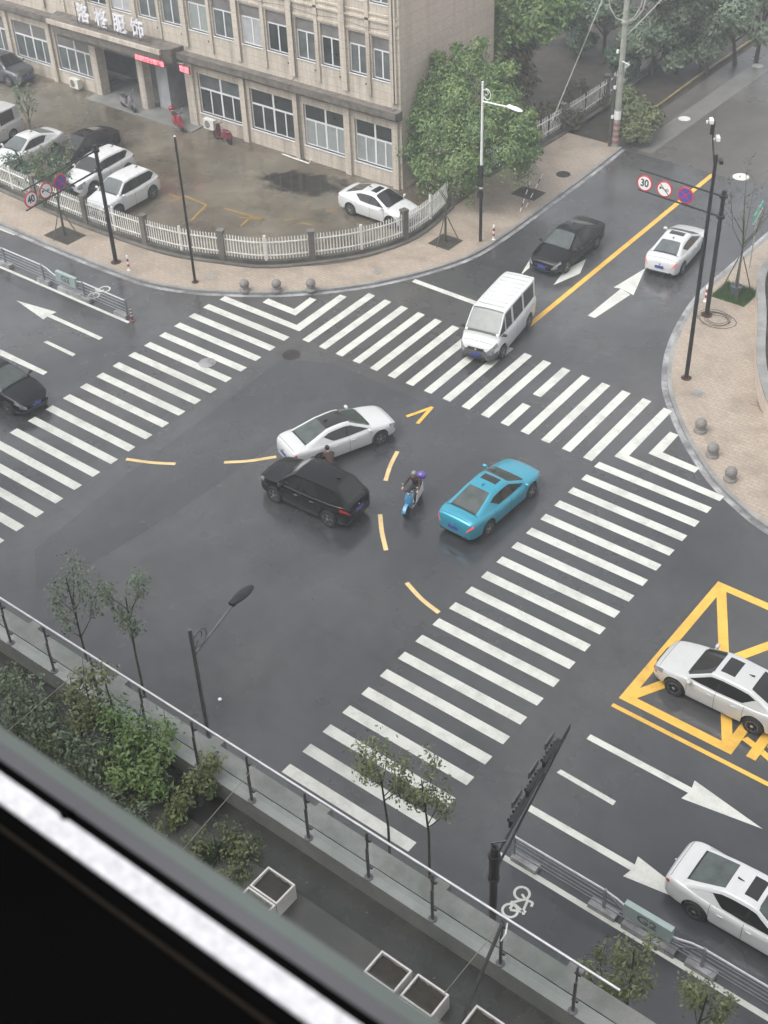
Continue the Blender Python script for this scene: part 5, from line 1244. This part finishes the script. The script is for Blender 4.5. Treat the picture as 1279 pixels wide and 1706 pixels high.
clump('small loose bush at the right end of the terrace garden', [(300,1330,14.95,.26),(325,1300,15.1,.24),(350,1270,15.3,.24),(345,1310,15.0,.2),(290,1360,14.8,.2)], 1500, .045, 'leaf_olive', 25)
yu = empty('spiky_plant', 'spiky pale green plant with long thin leaves left of the first planter box', 'plant', tuple(at(362,1425,TZ))); m_ = MB(); rg = random.Random(6)
for k in range(60):
    a = rg.uniform(0,2*pi); e = rg.uniform(.25,1.3); L = rg.uniform(.22,.42); d = Vector((cos(a)*cos(e), sin(a)*cos(e), sin(e))); s = Vector((-sin(a), cos(a), 0))*.012
    m_.add([-s, s, d*L*.6+s*.8, d*L+Vector((0,0,-.08)), d*L*.6-s*.8], [(0,1,2,3,4)])
m_.build('leaf_rosette', 'leaf_grey', yu)
for k, (pts, tx) in enumerate([([(155,1098,16.08),(0,1228,14.9)],'thin pale wire crossing the terrace garden at the far left'),([(232,1150,16.0),(175,1290,14.7)],'thin pale wire rising out of the green terrace shrub'),([(435,1265,16.05),(303,1417,14.7)],'thin pale wire from the handrail down to the spiky plant'),([(838,1535,16.05),(740,1655,14.95)],'thin pale wire from the leaning pipe to the middle planter box')]):
    wire('guy_wire', [tuple(at(*p)) for p in pts], .006, 'concrete_pole', tx)
p1 = at(836,1540,16.05); p2 = at(765,1710,14.75); r = empty('leaning_pipe', 'thin grey pipe leaning across the handrail in the bottom middle', 'pipe'); MB().tube([p2, p1], .028, 10).build('pipe', 'dark_grey_metal', r, smooth=50)
MB().tube([at(834,1568,15.9), at(842,1556,16.0), at(845,1538,16.0)], .012, 6).build('bracket', 'white_metal', r)
m_ = MB(); rg = random.Random(14)
leaves(m_, [(rg.uniform(-12,-5.0), rg.uniform(-31.4,-29.9), TZ+.05+rg.random()*.25, rg.uniform(.15,.4), .35) for _ in range(70)], 6500, .035, rg, hollow=.0)
o = m_.build('ground_cover', 'leaf_olive'); tag(o, 'weeds and low plants spreading over the terrace on the left', 'plants'); o['kind'] = 'stuff'
m_ = MB(); m_.box(-60, 30, -30.25, -29.645, TZ+.001, TZ+.004); m_.build('wet_gutter', 'wet_floor', pd)
m_ = MB()
for k in range(45):
    x, y = rg.uniform(-7,1), rg.uniform(-32,-29.8); m_.cbox((x, y, TZ+.008), (rg.uniform(.01,.05), rg.uniform(.01,.03), .006), rg.uniform(0,3))
o = m_.build('litter', 'dirty_concrete'); tag(o, 'scattered small bits of litter and leaves on the grey terrace floor', 'litter'); o['kind'] = 'stuff'
# street trees beyond the terrace edge
SY = -22.6
for i, (px_, py_, z, tx, mat, nl) in enumerate([(640,1246,6.6,'young street tree whose leaves cover the lowest zebra stripes, left one','leaf_olive',1000),(712,1268,6.2,'young street tree whose leaves cover the lowest zebra stripes, right one','leaf_olive',1000),
        (100,925,7.2,'slender street tree at the far left behind the glass railing','leaf_grey',1000),(196,955,7.0,'slender street tree right of the leftmost one behind the glass railing','leaf_grey',1000),
        (1065,1545,6.0,'blurry young street tree in front of the lower right guard rail','leaf_olive',900),(1180,1625,5.8,'young street tree in the bottom right corner','leaf_olive',1000),(1010,1600,5.0,'low leafy street tree just beyond the end of the handrail','leaf_olive',1000)]):
    q = at(px_, py_, z); sapling(tx, (q.x, q.y, .12), z, 90+i, nl, .06, mat, 7, .30, bark='bark_green', trunk_r=.035, first=.5, up=1.0, bl=.40, th=.86, group='street trees below the terrace')

# ------------------------------------------------------------ window frame beside the camera
wf = empty('window_frame', 'blurred white window frame strip across the lower left corner', 'window frame', tuple(CAM), Rd(1.15))
S0 = .46
def bar(name, mat, d0, d1, z0, z1):
    MB().box(-4, 4, d0*S0, d1*S0, z0*S0, z1*S0).build(name, mat, wf)
bar('inner_sill', 'frame_black', -1.2, .372, -1.6, -1.012); bar('inner_bead', 'frame_brown', .3725, .3755, -1.6, -1.008)  # inner sill: shade of the unlit room put into its near-black colour
bar('inner_gasket', 'frame_black', .376, .390, -1.6, -1.004); bar('white_track', 'frame_white', .3905, .4140, -1.6, -1.0); bar('outer_gasket', 'frame_black', .4145, .4245, -1.6, -1.001)
bar('grey_frame', 'frame_grey', .425, .4386, -1.6, -1.0); bar('outer_sill', 'frame_green', .439, .4538, -1.6, -1.0)
m_ = MB(); m_.lathe((-.735*S0, .417*S0, -1.0*S0), [(.0028,0),(.0028,.002),(.001,.003)], 12); m_.build('screw', 'frame_black', wf)

# ------------------------------------------------------------ damp air
m = bpy.data.materials.new('damp_air'); m.use_nodes = True; nt = m.node_tree; nt.nodes.remove(nt.nodes['Principled BSDF'])
v = nt.nodes.new('ShaderNodeVolumePrincipled'); v.inputs['Color'].default_value = (.90, .93, .95, 1); v.inputs['Density'].default_value = .0021; v.inputs['Anisotropy'].default_value = .2
nt.links.new(v.outputs[0], nt.nodes['Material Output'].inputs['Volume']); MATS['damp_air'] = m
hz = MB().box(-180, 110, -90, 160, -1.05, 34.5).build('haze', 'damp_air'); hz['kind'] = 'stuff'
